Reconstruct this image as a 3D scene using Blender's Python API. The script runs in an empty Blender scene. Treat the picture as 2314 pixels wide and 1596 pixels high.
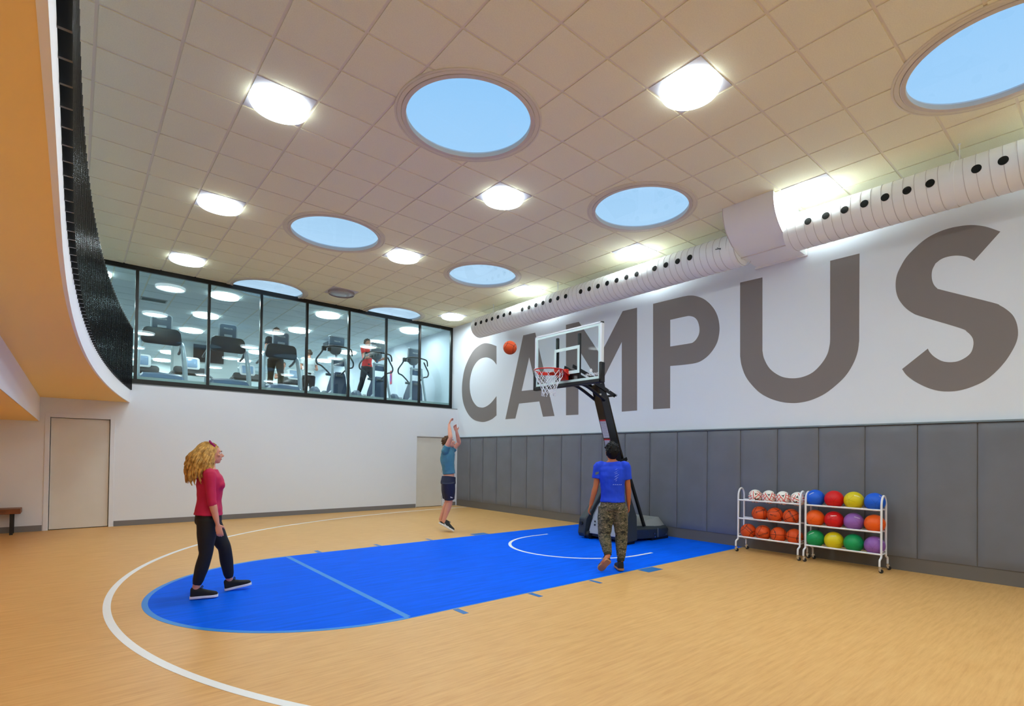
import bpy, math, random
from mathutils import Vector, Matrix, noise
random.seed(7)
PI = math.pi
V = Vector
sc = bpy.context.scene
COL = sc.collection

# ------------------------------------------------------------------ camera
FPX, CX, CY, W_, H_ = 1186.83, 1189.72, 1014.02, 2314.0, 1596.0
yaw, pit, rol = 0.7109, 0.0127, 0.0124
F = V((math.sin(yaw)*math.cos(pit), math.cos(yaw)*math.cos(pit), math.sin(pit)))
Rt = V((math.cos(yaw), -math.sin(yaw), 0)); Up = Rt.cross(F)
R2 = Rt*math.cos(rol) + Up*math.sin(rol); U2 = Up*math.cos(rol) - Rt*math.sin(rol)
cam = bpy.data.cameras.new('camera'); cam_o = bpy.data.objects.new('camera', cam); COL.objects.link(cam_o)
M = Matrix((R2, U2, -F)).transposed().to_4x4(); M.translation = V((-8.4417, -12.9084, 1.4762))
cam_o.matrix_world = M
cam.sensor_fit = 'HORIZONTAL'; cam.sensor_width = 36.0; cam.lens = FPX*36.0/W_
cam.shift_x = (W_/2 - CX)/W_; cam.shift_y = (CY - H_/2)/W_
cam.clip_start = 0.05; cam.clip_end = 100
sc.camera = cam_o
# ------------------------------------------------------------------ view + world
sc.view_settings.view_transform = 'Standard'; sc.view_settings.look = 'None'
sc.view_settings.gamma = 1.0; sc.view_settings.use_curve_mapping = False
sc.view_settings.exposure = 0.0
sc.cycles.diffuse_bounces = 8; sc.cycles.transparent_max_bounces = 16
LAMP = 62.0            # luminous strength of the round ceiling lamps
GYM2 = 48.0             # those of the upper exercise room
def lin(r, g, b):
    f = lambda c: (c/255/12.92) if c/255 <= .04045 else ((c/255+.055)/1.055)**2.4
    return (f(r), f(g), f(b), 1.0)
wd = bpy.data.worlds.new('sky'); sc.world = wd; wd.use_nodes = True
wn = wd.node_tree; wn.nodes.clear()
wo = wn.nodes.new('ShaderNodeOutputWorld'); wb = wn.nodes.new('ShaderNodeBackground')
wt = wn.nodes.new('ShaderNodeTexCoord'); wsx = wn.nodes.new('ShaderNodeSeparateXYZ'); wr = wn.nodes.new('ShaderNodeValToRGB')
wn.links.new(wt.outputs['Generated'], wsx.inputs[0]); wn.links.new(wsx.outputs['Z'], wr.inputs[0])
wr.color_ramp.elements[0].position = 0.25; wr.color_ramp.elements[0].color = lin(196, 232, 255)
wr.color_ramp.elements[1].position = 0.85; wr.color_ramp.elements[1].color = lin(104, 190, 255)
wn.links.new(wr.outputs[0], wb.inputs[0]); wb.inputs[1].default_value = 1.0
wn.links.new(wb.outputs[0], wo.inputs[0])

# ------------------------------------------------------------------ materials
MATS = {}
def mat(name, col, rough=.5, metal=0., bump=0., bscale=40., var=0., vscale=8., spec=.5, emit=None, estr=0., coat=0., stretch=None):
    if name in MATS: return MATS[name]
    m = bpy.data.materials.new(name); m.use_nodes = True; nt = m.node_tree; b = nt.nodes['Principled BSDF']
    b.inputs['Base Color'].default_value = col; b.inputs['Roughness'].default_value = rough; b.inputs['Metallic'].default_value = metal
    b.inputs['Specular IOR Level'].default_value = spec; b.inputs['Coat Weight'].default_value = coat
    tc = nt.nodes.new('ShaderNodeTexCoord'); src = tc.outputs['Object']
    if stretch:
        mp = nt.nodes.new('ShaderNodeMapping'); mp.inputs['Scale'].default_value = stretch[0]; mp.inputs['Rotation'].default_value = (0, 0, stretch[1])
        nt.links.new(src, mp.inputs[0]); src = mp.outputs[0]
    if var:
        n = nt.nodes.new('ShaderNodeTexNoise'); n.inputs['Scale'].default_value = vscale; n.inputs['Detail'].default_value = 6
        nt.links.new(src, n.inputs['Vector'])
        r = nt.nodes.new('ShaderNodeValToRGB'); c = col
        r.color_ramp.elements[0].position = .35; r.color_ramp.elements[1].position = .65
        r.color_ramp.elements[0].color = (c[0]*(1-var), c[1]*(1-var*1.1), c[2]*(1-var*1.3), 1)
        r.color_ramp.elements[1].color = (min(1, c[0]*(1+var*.7)), min(1, c[1]*(1+var*.8)), min(1, c[2]*(1+var)), 1)
        nt.links.new(n.outputs['Fac'], r.inputs[0]); nt.links.new(r.outputs[0], b.inputs['Base Color'])
    if bump:
        n = nt.nodes.new('ShaderNodeTexNoise'); n.inputs['Scale'].default_value = bscale; n.inputs['Detail'].default_value = 4
        nt.links.new(src, n.inputs['Vector'])
        bp = nt.nodes.new('ShaderNodeBump'); bp.inputs['Strength'].default_value = bump; bp.inputs['Distance'].default_value = .0012
        nt.links.new(n.outputs['Fac'], bp.inputs['Height']); nt.links.new(bp.outputs[0], b.inputs['Normal'])
    if emit:
        b.inputs['Emission Color'].default_value = emit; b.inputs['Emission Strength'].default_value = estr
    MATS[name] = m; return m
def glassmat(name, tint, f0=.04, gl=1.0):
    m = bpy.data.materials.new(name); m.use_nodes = True; nt = m.node_tree; nt.nodes.clear(); L = nt.links.new
    o = nt.nodes.new('ShaderNodeOutputMaterial'); mx = nt.nodes.new('ShaderNodeMixShader'); t = nt.nodes.new('ShaderNodeBsdfTransparent')
    g = nt.nodes.new('ShaderNodeBsdfGlossy'); ge = nt.nodes.new('ShaderNodeNewGeometry'); dt = nt.nodes.new('ShaderNodeVectorMath'); dt.operation = 'DOT_PRODUCT'
    def mt(op, a, b_=None):
        n = nt.nodes.new('ShaderNodeMath'); n.operation = op
        for i, q in enumerate((a, b_)):
            if q is None: continue
            if isinstance(q, (int, float)): n.inputs[i].default_value = q
            else: L(q, n.inputs[i])
        return n.outputs[0]
    L(ge.outputs['Incoming'], dt.inputs[0]); L(ge.outputs['Normal'], dt.inputs[1])
    c = mt('ABSOLUTE', dt.outputs['Value']); p = mt('POWER', mt('SUBTRACT', 1.0, c), 5.0); fr = mt('MULTIPLY', mt('ADD', mt('MULTIPLY', p, 1-f0), f0), gl)
    t.inputs[0].default_value = tint; g.inputs['Roughness'].default_value = 0.0
    L(fr, mx.inputs[0]); L(t.outputs[0], mx.inputs[1]); L(g.outputs[0], mx.inputs[2]); L(mx.outputs[0], o.inputs[0]); MATS[name] = m; return m
wall_m = mat('wall paint', lin(222, 228, 238), .75, bump=.25, bscale=60)
stucco_m = mat('rough wall paint', lin(224, 231, 241), .8, bump=.5, bscale=28)
bounce_m = mat('soffit floor bounce tint', lin(243, 210, 138), .8, bump=.4, bscale=45)  # warm light bounced off the floor is put into the soffit colour
fascia_m = mat('fascia paint', lin(232, 232, 238), .7, bump=.2, bscale=60)
letter_m = mat('grey wall lettering paint', lin(126, 119, 118), .75, bump=.5, bscale=28)
tile_m = mat('ceiling tile', lin(243, 238, 206), .9, bump=.6, bscale=160, var=.03, vscale=90)
bar_m = mat('ceiling bar', lin(232, 224, 204), .6)
pad_m = mat('grey vinyl pad', lin(108, 112, 122), .5, bump=.12, bscale=300, var=.05, vscale=2.5)
trimgrey_m = mat('pad top trim', lin(120, 135, 145), .4)
base_m = mat('grey rubber base', lin(118, 116, 118), .6)
padbase_m = mat('grey brown backing board', lin(104, 100, 96), .6)
bronze_m = mat('dark bronze frame', lin(30, 28, 26), .3, metal=.3)
black_m = mat('black gloss paint', lin(14, 14, 16), .28)
blackm_m = mat('black matte', lin(16, 17, 20), .55)
darkgrey_m = mat('dark grey plastic', lin(44, 52, 58), .45)
midgrey_m = mat('mid grey plastic', lin(96, 102, 108), .4)
lightgrey_m = mat('light grey plastic', lin(158, 164, 170), .4)
white_m = mat('white enamel', lin(232, 234, 242), .3)
whitep_m = mat('white plastic', lin(228, 230, 232), .4)
chrome_m = mat('chrome', lin(200, 202, 205), .2, metal=1)
duct_m = mat('white duct paint', lin(240, 243, 244), .42, spec=.5)
door_m = mat('door paint', lin(214, 212, 206), .6, var=.02, vscale=3)
red_m = mat('red steel', lin(205, 32, 12), .35)
net_m = mat('white net cord', lin(225, 230, 235), .8)
wood_m = mat('brown bench wood', lin(120, 66, 30), .5, var=.35, vscale=6, stretch=((1, 14, 14), 0))
blackfab_m = mat('black knit fabric', lin(12, 12, 14), .9, bump=.2, bscale=200)
floor_c = lin(214, 168, 108)
# wood-look vinyl floor: long soft streaks
fm = bpy.data.materials.new('tan court floor'); fm.use_nodes = True; nt = fm.node_tree; b = nt.nodes['Principled BSDF']
tc = nt.nodes.new('ShaderNodeTexCoord'); mp = nt.nodes.new('ShaderNodeMapping'); mp.inputs['Scale'].default_value = (1.2, 14, 1)
nt.links.new(tc.outputs['Object'], mp.inputs[0])
n1 = nt.nodes.new('ShaderNodeTexNoise'); n1.inputs['Scale'].default_value = 2.2; n1.inputs['Detail'].default_value = 9; n1.inputs['Roughness'].default_value = .65
n2 = nt.nodes.new('ShaderNodeTexNoise'); n2.inputs['Scale'].default_value = 5.0; n2.inputs['Detail'].default_value = 5
nt.links.new(mp.outputs[0], n1.inputs['Vector']); nt.links.new(tc.outputs['Object'], n2.inputs['Vector'])
r1 = nt.nodes.new('ShaderNodeValToRGB'); r1.color_ramp.elements[0].position = .3; r1.color_ramp.elements[1].position = .72
r1.color_ramp.elements[0].color = lin(200, 151, 87); r1.color_ramp.elements[1].color = lin(221, 177, 112)
e = r1.color_ramp.elements.new(.5); e.color = lin(212, 165, 101)
nt.links.new(n1.outputs['Fac'], r1.inputs[0])
mx = nt.nodes.new('ShaderNodeMix'); mx.data_type = 'RGBA'; mx.blend_type = 'MULTIPLY'; mx.inputs['Factor'].default_value = .25
r2 = nt.nodes.new('ShaderNodeValToRGB'); r2.color_ramp.elements[0].position = .35; r2.color_ramp.elements[0].color = lin(225, 205, 190); r2.color_ramp.elements[1].color = (1, 1, 1, 1)
nt.links.new(n2.outputs['Fac'], r2.inputs[0]); nt.links.new(r1.outputs[0], mx.inputs[6]); nt.links.new(r2.outputs[0], mx.inputs[7])
nt.links.new(mx.outputs[2], b.inputs['Base Color']); b.inputs['Roughness'].default_value = .42; b.inputs['Specular IOR Level'].default_value = .35
MATS['floor'] = fm
blue_m = mat('blue court paint', lin(0, 92, 232), .6, var=.08, vscale=2.0, stretch=((1, 10, 1), 0), spec=.04)
blue2_m = mat('lighter blue court line', lin(10, 124, 214), .4, spec=.35)
blue3_m = mat('mid blue lane mark', lin(18, 104, 178), .4, spec=.35)
whiteline_m = mat('white court line', lin(228, 230, 232), .45)
glass_m = glassmat('teal tinted window glass', (.84, .94, .94, 1), .055, 1.0)
bbglass_m = glassmat('backboard glass', (.95, .985, .98, 1), .03, .1)
dome_m = glassmat('skylight dome', (.97, .98, 1, 1), .02, .5)
lamp_m = bpy.data.materials.new('lamp glow'); lamp_m.use_nodes = True
def emis(name, col, s):
    m = bpy.data.materials.new(name); m.use_nodes = True; nt = m.node_tree; nt.nodes.clear()
    o = nt.nodes.new('ShaderNodeOutputMaterial'); e = nt.nodes.new('ShaderNodeEmission'); e.inputs[0].default_value = col; e.inputs[1].default_value = s
    nt.links.new(e.outputs[0], o.inputs[0]); MATS[name] = m; return m
lamp_m = emis('lamp glow', (.84, .975, 1, 1), LAMP)
lampup_m = emis('upper lamp glow', (.86, .97, 1, 1), GYM2)
lampw_m = emis('warm lamp glow', (1, .74, .40, 1), 30.0)

# ------------------------------------------------------------------ mesh builder
class MB:
    def __init__(s): s.v = []; s.f = []; s.m = []
    def add(s, vs, fs, mi=0):
        o = len(s.v); s.v += [V(p) for p in vs]; s.f += [tuple(i+o for i in f) for f in fs]; s.m += [mi]*len(fs)
    def box(s, lo, hi, mi=0):
        x0, y0, z0 = lo; x1, y1, z1 = hi
        s.add([(x0,y0,z0),(x1,y0,z0),(x1,y1,z0),(x0,y1,z0),(x0,y0,z1),(x1,y0,z1),(x1,y1,z1),(x0,y1,z1)],
              [(0,3,2,1),(4,5,6,7),(0,1,5,4),(1,2,6,5),(2,3,7,6),(3,0,4,7)], mi)
    def bar(s, a, b, w, h, up=(0,0,1), mi=0, ends=(1, 1)):     # rectangular bar from a to b
        a = V(a); b = V(b); d = (b-a).normalized(); u = V(up); l = d.cross(u).normalized(); u = l.cross(d)
        vs = []
        for p, k in ((a, ends[0]), (b, ends[1])):
            for sx, sy in ((-1,-1),(1,-1),(1,1),(-1,1)): vs.append(p + l*sx*w/2*k + u*sy*h/2*k)
        s.add(vs, [(3,2,1,0),(4,5,6,7),(0,1,5,4),(1,2,6,5),(2,3,7,6),(3,0,4,7)], mi)
    def loft(s, rings, mi=0, cap=True, closed=False):
        n = len(rings[0]); vs = [p for r in rings for p in r]; fs = []
        m = len(rings)
        for i in range(m if closed else m-1):
            a, b_ = i*n, ((i+1) % m)*n
            for j in range(n): fs.append((a+j, a+(j+1) % n, b_+(j+1) % n, b_+j))
        if cap and not closed: fs.append(tuple(range(n))[::-1]); fs.append(tuple((m-1)*n+j for j in range(n)))
        s.add(vs, fs, mi)
    def tube(s, pts, r, seg=12, mi=0, smooth=0, rcap=False, side=None):
        pts = [V(p) for p in pts]
        rr = list(r) if isinstance(r, (list, tuple)) else [r]*len(pts)
        rr = [x if isinstance(x, (list, tuple)) else (x, x) for x in rr]
        if smooth: pts, rr = crs(pts, rr, smooth)
        if rcap:
            d0 = (pts[1]-pts[0]).normalized(); d1 = (pts[-1]-pts[-2]).normalized(); a0, a1 = rr[0], rr[-1]
            pre = [(pts[0]-d0*(max(a0)*k), (a0[0]*q, a0[1]*q)) for k, q in ((.95,.25),(.75,.65),(.4,.9))]
            post = [(pts[-1]+d1*(max(a1)*k), (a1[0]*q, a1[1]*q)) for k, q in ((.4,.9),(.75,.65),(.95,.25))]
            pts = [p for p, _ in pre]+pts+[p for p, _ in post]; rr = [q for _, q in pre]+rr+[q for _, q in post]
        d = (pts[1]-pts[0]).normalized()
        u = V(side) if side is not None else (V((0,0,1)) if abs(d.z) < .9 else V((1,0,0)))
        rings = []
        for i, p in enumerate(pts):
            d = (pts[min(i+1, len(pts)-1)]-pts[max(i-1, 0)]).normalized()
            if side is not None: u = V(side)
            u = (u - d*u.dot(d)).normalized(); w = d.cross(u)
            rings.append([p + u*math.cos(t)*rr[i][0] + w*math.sin(t)*rr[i][1] for t in [2*PI*k/seg for k in range(seg)]])
        s.loft(rings, mi)
    def cyl(s, a, b, r, seg=24, mi=0): s.tube([a, b], r, seg, mi)
    def lathe(s, c, prof, seg=48, mi=0, axis='z', close=False):
        rings = []
        for r, h in prof:
            rg = []
            for k in range(seg):
                t = 2*PI*k/seg
                if axis == 'z': q = V((r*math.cos(t), r*math.sin(t), h))
                elif axis == 'y': q = V((r*math.cos(t), h, r*math.sin(t)))
                else: q = V((h, r*math.cos(t), r*math.sin(t)))
                rg.append(V(c)+q)
            rings.append(rg)
        s.loft(rings, mi, cap=not close, closed=close)
    def ell(s, c, r, seg=20, rings=12, mi=0, rot=None):
        c = V(c); vs = []; fs = []
        for i in range(rings+1):
            a = PI*i/rings
            for j in range(seg):
                t = 2*PI*j/seg; q = V((r[0]*math.sin(a)*math.cos(t), r[1]*math.sin(a)*math.sin(t), r[2]*math.cos(a)))
                if rot is not None: q = rot @ q
                vs.append(c+q)
        for i in range(rings):
            for j in range(seg): fs.append((i*seg+j, (i+1)*seg+j, (i+1)*seg+(j+1) % seg, i*seg+(j+1) % seg))
        s.add(vs, fs, mi)
    def prism(s, poly, fn, h0, h1, mi=0):          # poly 2D, fn(u,v,h)->xyz
        n = len(poly); vs = [fn(u, w, h0) for u, w in poly]+[fn(u, w, h1) for u, w in poly]
        fs = [tuple(range(n))[::-1], tuple(range(n, 2*n))]+[(i, (i+1) % n, n+(i+1) % n, n+i) for i in range(n)]
        s.add(vs, fs, mi)
    def obj(s, name, mats, parent=None, smooth=35, origin=None, weld=False, bevel=0):
        me = bpy.data.meshes.new(name)
        og = V(origin) if origin is not None else (V((0,0,0)) if parent is not None else V((0,0,0)))
        me.from_pydata([tuple(p-og) for p in s.v], [], s.f)
        for m in (mats if isinstance(mats, (list, tuple)) else [mats]): me.materials.append(m)
        me.polygons.foreach_set('material_index', s.m)
        import bmesh
        bm = bmesh.new(); bm.from_mesh(me)
        if weld: bmesh.ops.remove_doubles(bm, verts=bm.verts, dist=1e-5)
        bmesh.ops.recalc_face_normals(bm, faces=bm.faces); bm.to_mesh(me); bm.free()
        if smooth: me.shade_smooth(); me.set_sharp_from_angle(angle=math.radians(smooth))
        o = bpy.data.objects.new(name, me); COL.objects.link(o); o.location = og
        if parent is not None:
            o.parent = parent; o.location = og - V(parent.get('_w', (0,0,0)))
            pz = parent
            o['_w'] = tuple(og)
            rel = V((0,0,0)) - V(parent['_w']) if '_w' in parent else V((0,0,0))
            o.location = og + rel
        else: o['_w'] = tuple(og)
        if bevel:
            md = o.modifiers.new('bevel', 'BEVEL'); md.width = bevel; md.segments = 2; md.limit_method = 'ANGLE'
        return o
def crs(pts, rr, k):
    P = [pts[0]*2-pts[1]]+list(pts)+[pts[-1]*2-pts[-2]]; op = []; orr = []
    for i in range(1, len(P)-2):
        for j in range(k):
            t = j/k; a, b_, c, d = P[i-1], P[i], P[i+1], P[i+2]
            op.append(.5*((2*b_)+(c-a)*t+(2*a-5*b_+4*c-d)*t*t+(3*b_-a-3*c+d)*t**3))
            q = t*t*(3-2*t); orr.append(tuple(rr[i-1][m]*(1-q)+rr[i][m]*q for m in (0, 1)))
    op.append(pts[-1]); orr.append(tuple(rr[-1])); return op, orr
def thing(name, loc, label, cat, group=None, kind=None):
    o = bpy.data.objects.new(name, None); COL.objects.link(o); o.location = loc; o['_w'] = tuple(loc); o.empty_display_size = .1
    tag(o, label, cat, group, kind); return o
def tag(o, label=None, cat=None, group=None, kind=None):
    if label: o['label'] = label
    if cat: o['category'] = cat
    if group: o['group'] = group
    if kind: o['kind'] = kind
    return o
def struct(o, label=None, cat=None): o['kind'] = 'structure'; tag(o, label, cat); return o
def dup(root, loc, label=None, group=None, skip=()):
    r = root.copy(); COL.objects.link(r); r.location = loc; r['_w'] = tuple(loc)
    if label: r['label'] = label
    if group: r['group'] = group
    for ch in list(root.children):
        if ch.name.split('.')[0] in skip: continue
        c = ch.copy(); COL.objects.link(c); c.parent = r
        for g in list(ch.children): d = g.copy(); COL.objects.link(d); d.parent = c
    return r
def bake(o):                                      # freeze the modifiers into the mesh
    dg = bpy.context.evaluated_depsgraph_get(); dg.update()
    me = bpy.data.meshes.new_from_object(o.evaluated_get(dg)); o.modifiers.clear(); o.data = me; return o
def text_mesh(s, size, ext=.001, bold=0.0, align='CENTER'):
    c = bpy.data.curves.new('t', 'FONT'); c.body = s; c.size = size; c.extrude = ext; c.align_x = align; c.align_y = 'CENTER'; c.offset = bold
    o = bpy.data.objects.new('t', c); COL.objects.link(o)
    dg = bpy.context.evaluated_depsgraph_get(); dg.update(); me = bpy.data.meshes.new_from_object(o.evaluated_get(dg))
    vs = [v.co.copy() for v in me.vertices]; fs = [tuple(p.vertices) for p in me.polygons]
    bpy.data.objects.remove(o); bpy.data.curves.remove(c); bpy.data.meshes.remove(me); return vs, fs
ORD = ['first','second','third','fourth','fifth','sixth','seventh','eighth','ninth','tenth','eleventh','twelfth','thirteenth','fourteenth','fifteenth','sixteenth','seventeenth','eighteenth','nineteenth','twentieth','twenty-first','twenty-second','twenty-third','twenty-fourth','twenty-fifth','twenty-sixth','twenty-seventh','twenty-eighth','twenty-ninth','thirtieth']

# ================================================================== THE SETTING
H = 5.221; T = .6096; OX, OY = -5.3141, -9.666; ZUP = 2.80; WY = .30
KC = -6.85                                          # centre line of the key
g = MB(); g.box((-14, -18, -.1), (.15, .36, 0)); floor = struct(g.obj('floor', fm, smooth=0), 'tan wood-look court floor with blue key and white lines', 'floor')
def flat(name, polys, m, z=.0012):
    g = MB()
    for poly in polys: g.prism(poly, lambda u, w, h: (u, w, h), .0002, z)
    return g.obj(name, m, floor, smooth=0)
R_ft = 1.80; XF = -6.13
arc = [(XF+R_ft*math.cos(a), KC+R_ft*math.sin(a)) for a in [PI/2+PI*i/64 for i in range(65)]]
flat('key_paint', [[(-.031, KC+1.80)]+arc+[(-.031, KC-1.80)]], blue_m)
def ring_arc(cx, cy, r0, r1, a0, a1, n=96):
    return [[(cx+r*math.cos(a), cy+r*math.sin(a)) for r, a in ((r0, A), (r1, A), (r1, B), (r0, B))] for A, B in [(a0+(a1-a0)*i/n, a0+(a1-a0)*(i+1)/n) for i in range(n)]]
flat('key_border_line', ring_arc(XF, KC, 1.755, 1.805, PI/2, 1.5*PI)+[[(XF, KC+sg*1.79), (-.031, KC+sg*1.79), (-.031, KC+sg*1.805), (XF, KC+sg*1.805)] for sg in (-1, 1)], blue2_m, .0018)
flat('free_throw_line', [[(XF-.03, KC-1.76), (XF+.03, KC-1.76), (XF+.03, KC+1.76), (XF-.03, KC+1.76)]], blue2_m, .0017)
marks = []
for sg in (1, -1):
    for x0, x1 in ((-5.69, -5.63), (-4.75, -4.69), (-3.80, -3.75), (-2.86, -2.55)):
        y0, y1 = KC+sg*1.82, KC+sg*2.0; marks.append([(x0, y0), (x1, y0), (x1, y1), (x0, y1)])
for pz in marks: flat('lane_mark', [pz], blue3_m, .0016)
flat('restricted_arc_line', ring_arc(-2.03, KC-.02, 1.15, 1.20, PI/2, 1.5*PI)+[[(-2.03, KC-.02+sg*1.15), (-1.68, KC-.02+sg*1.15), (-1.68, KC-.02+sg*1.20), (-2.03, KC-.02+sg*1.20)] for sg in (1, -1)], whiteline_m, .002)
tp = []
for i in range(141):                                 # three-point line: arc then easing towards the padded wall
    a = PI/2-.05 + (PI+.10)*i/140 if False else 0
a0 = math.radians(118); 
arc3 = ring_arc(-2.36, KC, 5.80, 5.86, a0, math.radians(236), 110)
e0 = (-2.36+5.83*math.cos(a0), KC+5.83*math.sin(a0))
pts = [e0, (-3.9, -1.19), (-2.6, -.85), (-1.5, -.70), (-.06, -.60)]
c3 = [V((x, y, 0)) for x, y in pts]; c3, _ = crs(c3, [(1, 1)]*5, 8)
for i in range(len(c3)-1):
    d = (c3[i+1]-c3[i]).normalized(); n = V((-d.y, d.x, 0))*.03
    arc3.append([tuple((c3[i]-n)[:2]), tuple((c3[i+1]-n)[:2]), tuple((c3[i+1]+n)[:2]), tuple((c3[i]+n)[:2])])
flat('three_point_line', arc3, whiteline_m, .0015)

# walls
g = MB(); g.box((0, -18.2, 0), (.2, 14.2, H+.4)); wall_r = struct(g.obj('wall_right', stucco_m, smooth=0), 'long white rough-painted wall above the grey padding', 'wall')
D1 = (-8.80, -7.90, 2.085); D2 = (-1.31, -.44, 1.965)
g = MB()
for a, b_ in ((-14, D1[0]), (D1[1], D2[0]), (D2[1], 0)): g.box((a, 0, 0), (b_, WY+.1, ZUP))
for d in (D1, D2): g.box((d[0], 0, d[2]), (d[1], WY+.1, ZUP))
g.box((-14, .34, 0), (0, WY+.12, ZUP-.02))
wall_b = struct(g.obj('wall_back', wall_m, smooth=0), 'white wall under the long interior window', 'wall')
g = MB(); g.box((-14.2, -18.2, 0), (-14, 14.2, H+.4)); struct(g.obj('wall_left', wall_m, smooth=0))
g = MB(); g.box((-14, -18.2, 0), (0, -18, H+.4)); struct(g.obj('wall_front', wall_m, smooth=0))
def door(nm, d, lab, frame):
    x0, x1, zt = d
    e = MB(); e.box((x0+.03, .045, .012), (x1-.03, .09, zt-.03)); 
    o = struct(e.obj(nm, door_m, smooth=0, bevel=.002), lab, 'door')
    f = MB()
    if frame:
        f.box((x0-.05, -.012, 0), (x0+.02, .10, zt+.05)); f.box((x1-.02, -.012, 0), (x1+.05, .10, zt+.05)); f.box((x0+.02, -.012, zt-.02), (x1-.02, .10, zt+.05))
    else:
        f.box((x0, .02, 0), (x0+.02, .10, zt)); f.box((x1-.02, -.004, 0), (x1+.02, .10, zt)); f.box((x0, .03, zt-.022), (x1, .10, zt))
    f.obj('door_frame', wall_m, o, smooth=0, bevel=.002)
    s = MB(); s.box((x0+.03, .05, 0.0005), (x1-.03, .08, .012)); s.obj('door_sweep', blackm_m, o, smooth=0)
    return o
door('door_1', D1, 'plain cream flush door beneath the curved balcony', True)
dd = door('door_2', D2, 'narrow white flush door beside the padded corner', False)
for z in (.25, 1.0, 1.75):
    s = MB(); s.cyl((D2[1]-.028, .042, z-.05), (D2[1]-.028, .042, z+.05), .008, 10); s.obj('door_hinge', chrome_m, dd)
for i, (a, b_) in enumerate(((-14, -8.86), (-7.84, -1.32), (-.415, -.032))):
    g = MB(); g.box((a, -.008, 0), (b_, 0, .105)); g.box((a, -.012, 0), (b_, -.008, .012)); struct(g.obj('baseboard_%s' % ('left', 'back', 'corner')[i], base_m, smooth=0), ['grey rubber baseboard behind the wooden bench', 'grey rubber baseboard between the two doors', 'short grey baseboard piece beside the room corner'][i], 'baseboard')
# painted CAMPUS letters
LET = {'C':([(-1.834,4.362),(-1.562,4.462),(-1.294,4.521),(-1.052,4.497),(-0.773,4.392),(-0.522,4.169),(-0.332,3.895),(-0.24,3.567),(-0.226,3.306),(-0.273,3.04),(-0.391,2.808),(-0.592,2.593),(-0.851,2.446),(-1.162,2.379),(-1.385,2.373),(-1.665,2.425),(-1.874,2.519),(-1.863,3.029),(-1.711,2.919),(-1.54,2.826),(-1.334,2.769),(-1.153,2.773),(-0.967,2.827),(-0.775,2.985),(-0.655,3.196),(-0.611,3.42),(-0.632,3.639),(-0.722,3.85),(-0.877,4.014),(-1.091,4.113),(-1.345,4.126),(-1.541,4.079),(-1.717,3.986),(-1.845,3.866)],None),'A':([(-2.929,4.465),(-3.378,4.46),(-4.088,2.397),(-3.695,2.398),(-3.559,2.773),(-2.795,2.771),(-2.659,2.401),(-2.257,2.402)],[(-3.167,3.889),(-2.89,3.08),(-3.46,3.069)]),'M':([(-4.434,4.457),(-4.833,4.454),(-5.475,3.636),(-6.066,4.445),(-6.426,4.44),(-6.451,2.391),(-6.069,2.388),(-6.051,3.818),(-5.484,2.993),(-4.83,3.855),(-4.852,2.389),(-4.467,2.394)],None),'P':([(-6.81,4.437),(-7.464,4.433),(-7.599,4.422),(-7.731,4.384),(-7.887,4.298),(-8.014,4.178),(-8.114,4.036),(-8.172,3.888),(-8.195,3.737),(-8.186,3.603),(-8.144,3.462),(-8.046,3.328),(-7.922,3.231),(-7.769,3.176),(-7.53,3.17),(-7.207,3.183),(-7.212,2.389),(-6.833,2.394)],[(-7.198,4.053),(-7.522,4.055),(-7.616,4.044),(-7.709,4.0),(-7.775,3.917),(-7.809,3.794),(-7.803,3.69),(-7.752,3.604),(-7.687,3.556),(-7.607,3.545),(-7.203,3.55)]),'U':([(-8.563,4.426),(-8.94,4.419),(-8.948,3.222),(-8.972,3.102),(-9.043,2.953),(-9.136,2.849),(-9.271,2.761),(-9.425,2.723),(-9.574,2.729),(-9.719,2.784),(-9.84,2.9),(-9.919,3.03),(-9.951,3.164),(-9.957,3.249),(-9.952,4.414),(-10.335,4.414),(-10.336,3.168),(-10.316,3.006),(-10.262,2.848),(-10.17,2.692),(-10.038,2.558),(-9.882,2.443),(-9.701,2.366),(-9.534,2.338),(-9.406,2.34),(-9.252,2.369),(-9.07,2.439),(-8.905,2.546),(-8.76,2.701),(-8.66,2.854),(-8.597,3.031),(-8.573,3.179)],None),'S':([(-11.839,4.253),(-11.72,4.346),(-11.625,4.398),(-11.556,4.424),(-11.471,4.441),(-11.356,4.45),(-11.237,4.436),(-11.116,4.394),(-11.007,4.318),(-10.895,4.208),(-10.822,4.081),(-10.785,3.983),(-10.772,3.867),(-10.782,3.747),(-10.815,3.641),(-10.881,3.529),(-10.961,3.441),(-11.056,3.375),(-11.459,3.149),(-11.529,3.088),(-11.571,3.027),(-11.589,2.97),(-11.588,2.898),(-11.565,2.821),(-11.509,2.765),(-11.431,2.73),(-11.344,2.732),(-11.27,2.76),(-11.195,2.825),(-11.15,2.888),(-11.13,2.936),(-10.849,2.701),(-10.9,2.613),(-10.995,2.517),(-11.12,2.429),(-11.241,2.375),(-11.359,2.356),(-11.474,2.364),(-11.586,2.4),(-11.695,2.457),(-11.788,2.544),(-11.879,2.664),(-11.943,2.785),(-11.983,2.891),(-11.997,2.991),(-11.987,3.104),(-11.956,3.205),(-11.905,3.284),(-11.84,3.353),(-11.761,3.41),(-11.283,3.67),(-11.224,3.712),(-11.186,3.778),(-11.169,3.867),(-11.175,3.96),(-11.208,4.036),(-11.268,4.076),(-11.342,4.089),(-11.429,4.077),(-11.514,4.039),(-11.57,3.992),(-11.595,3.964)],None)}
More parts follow.
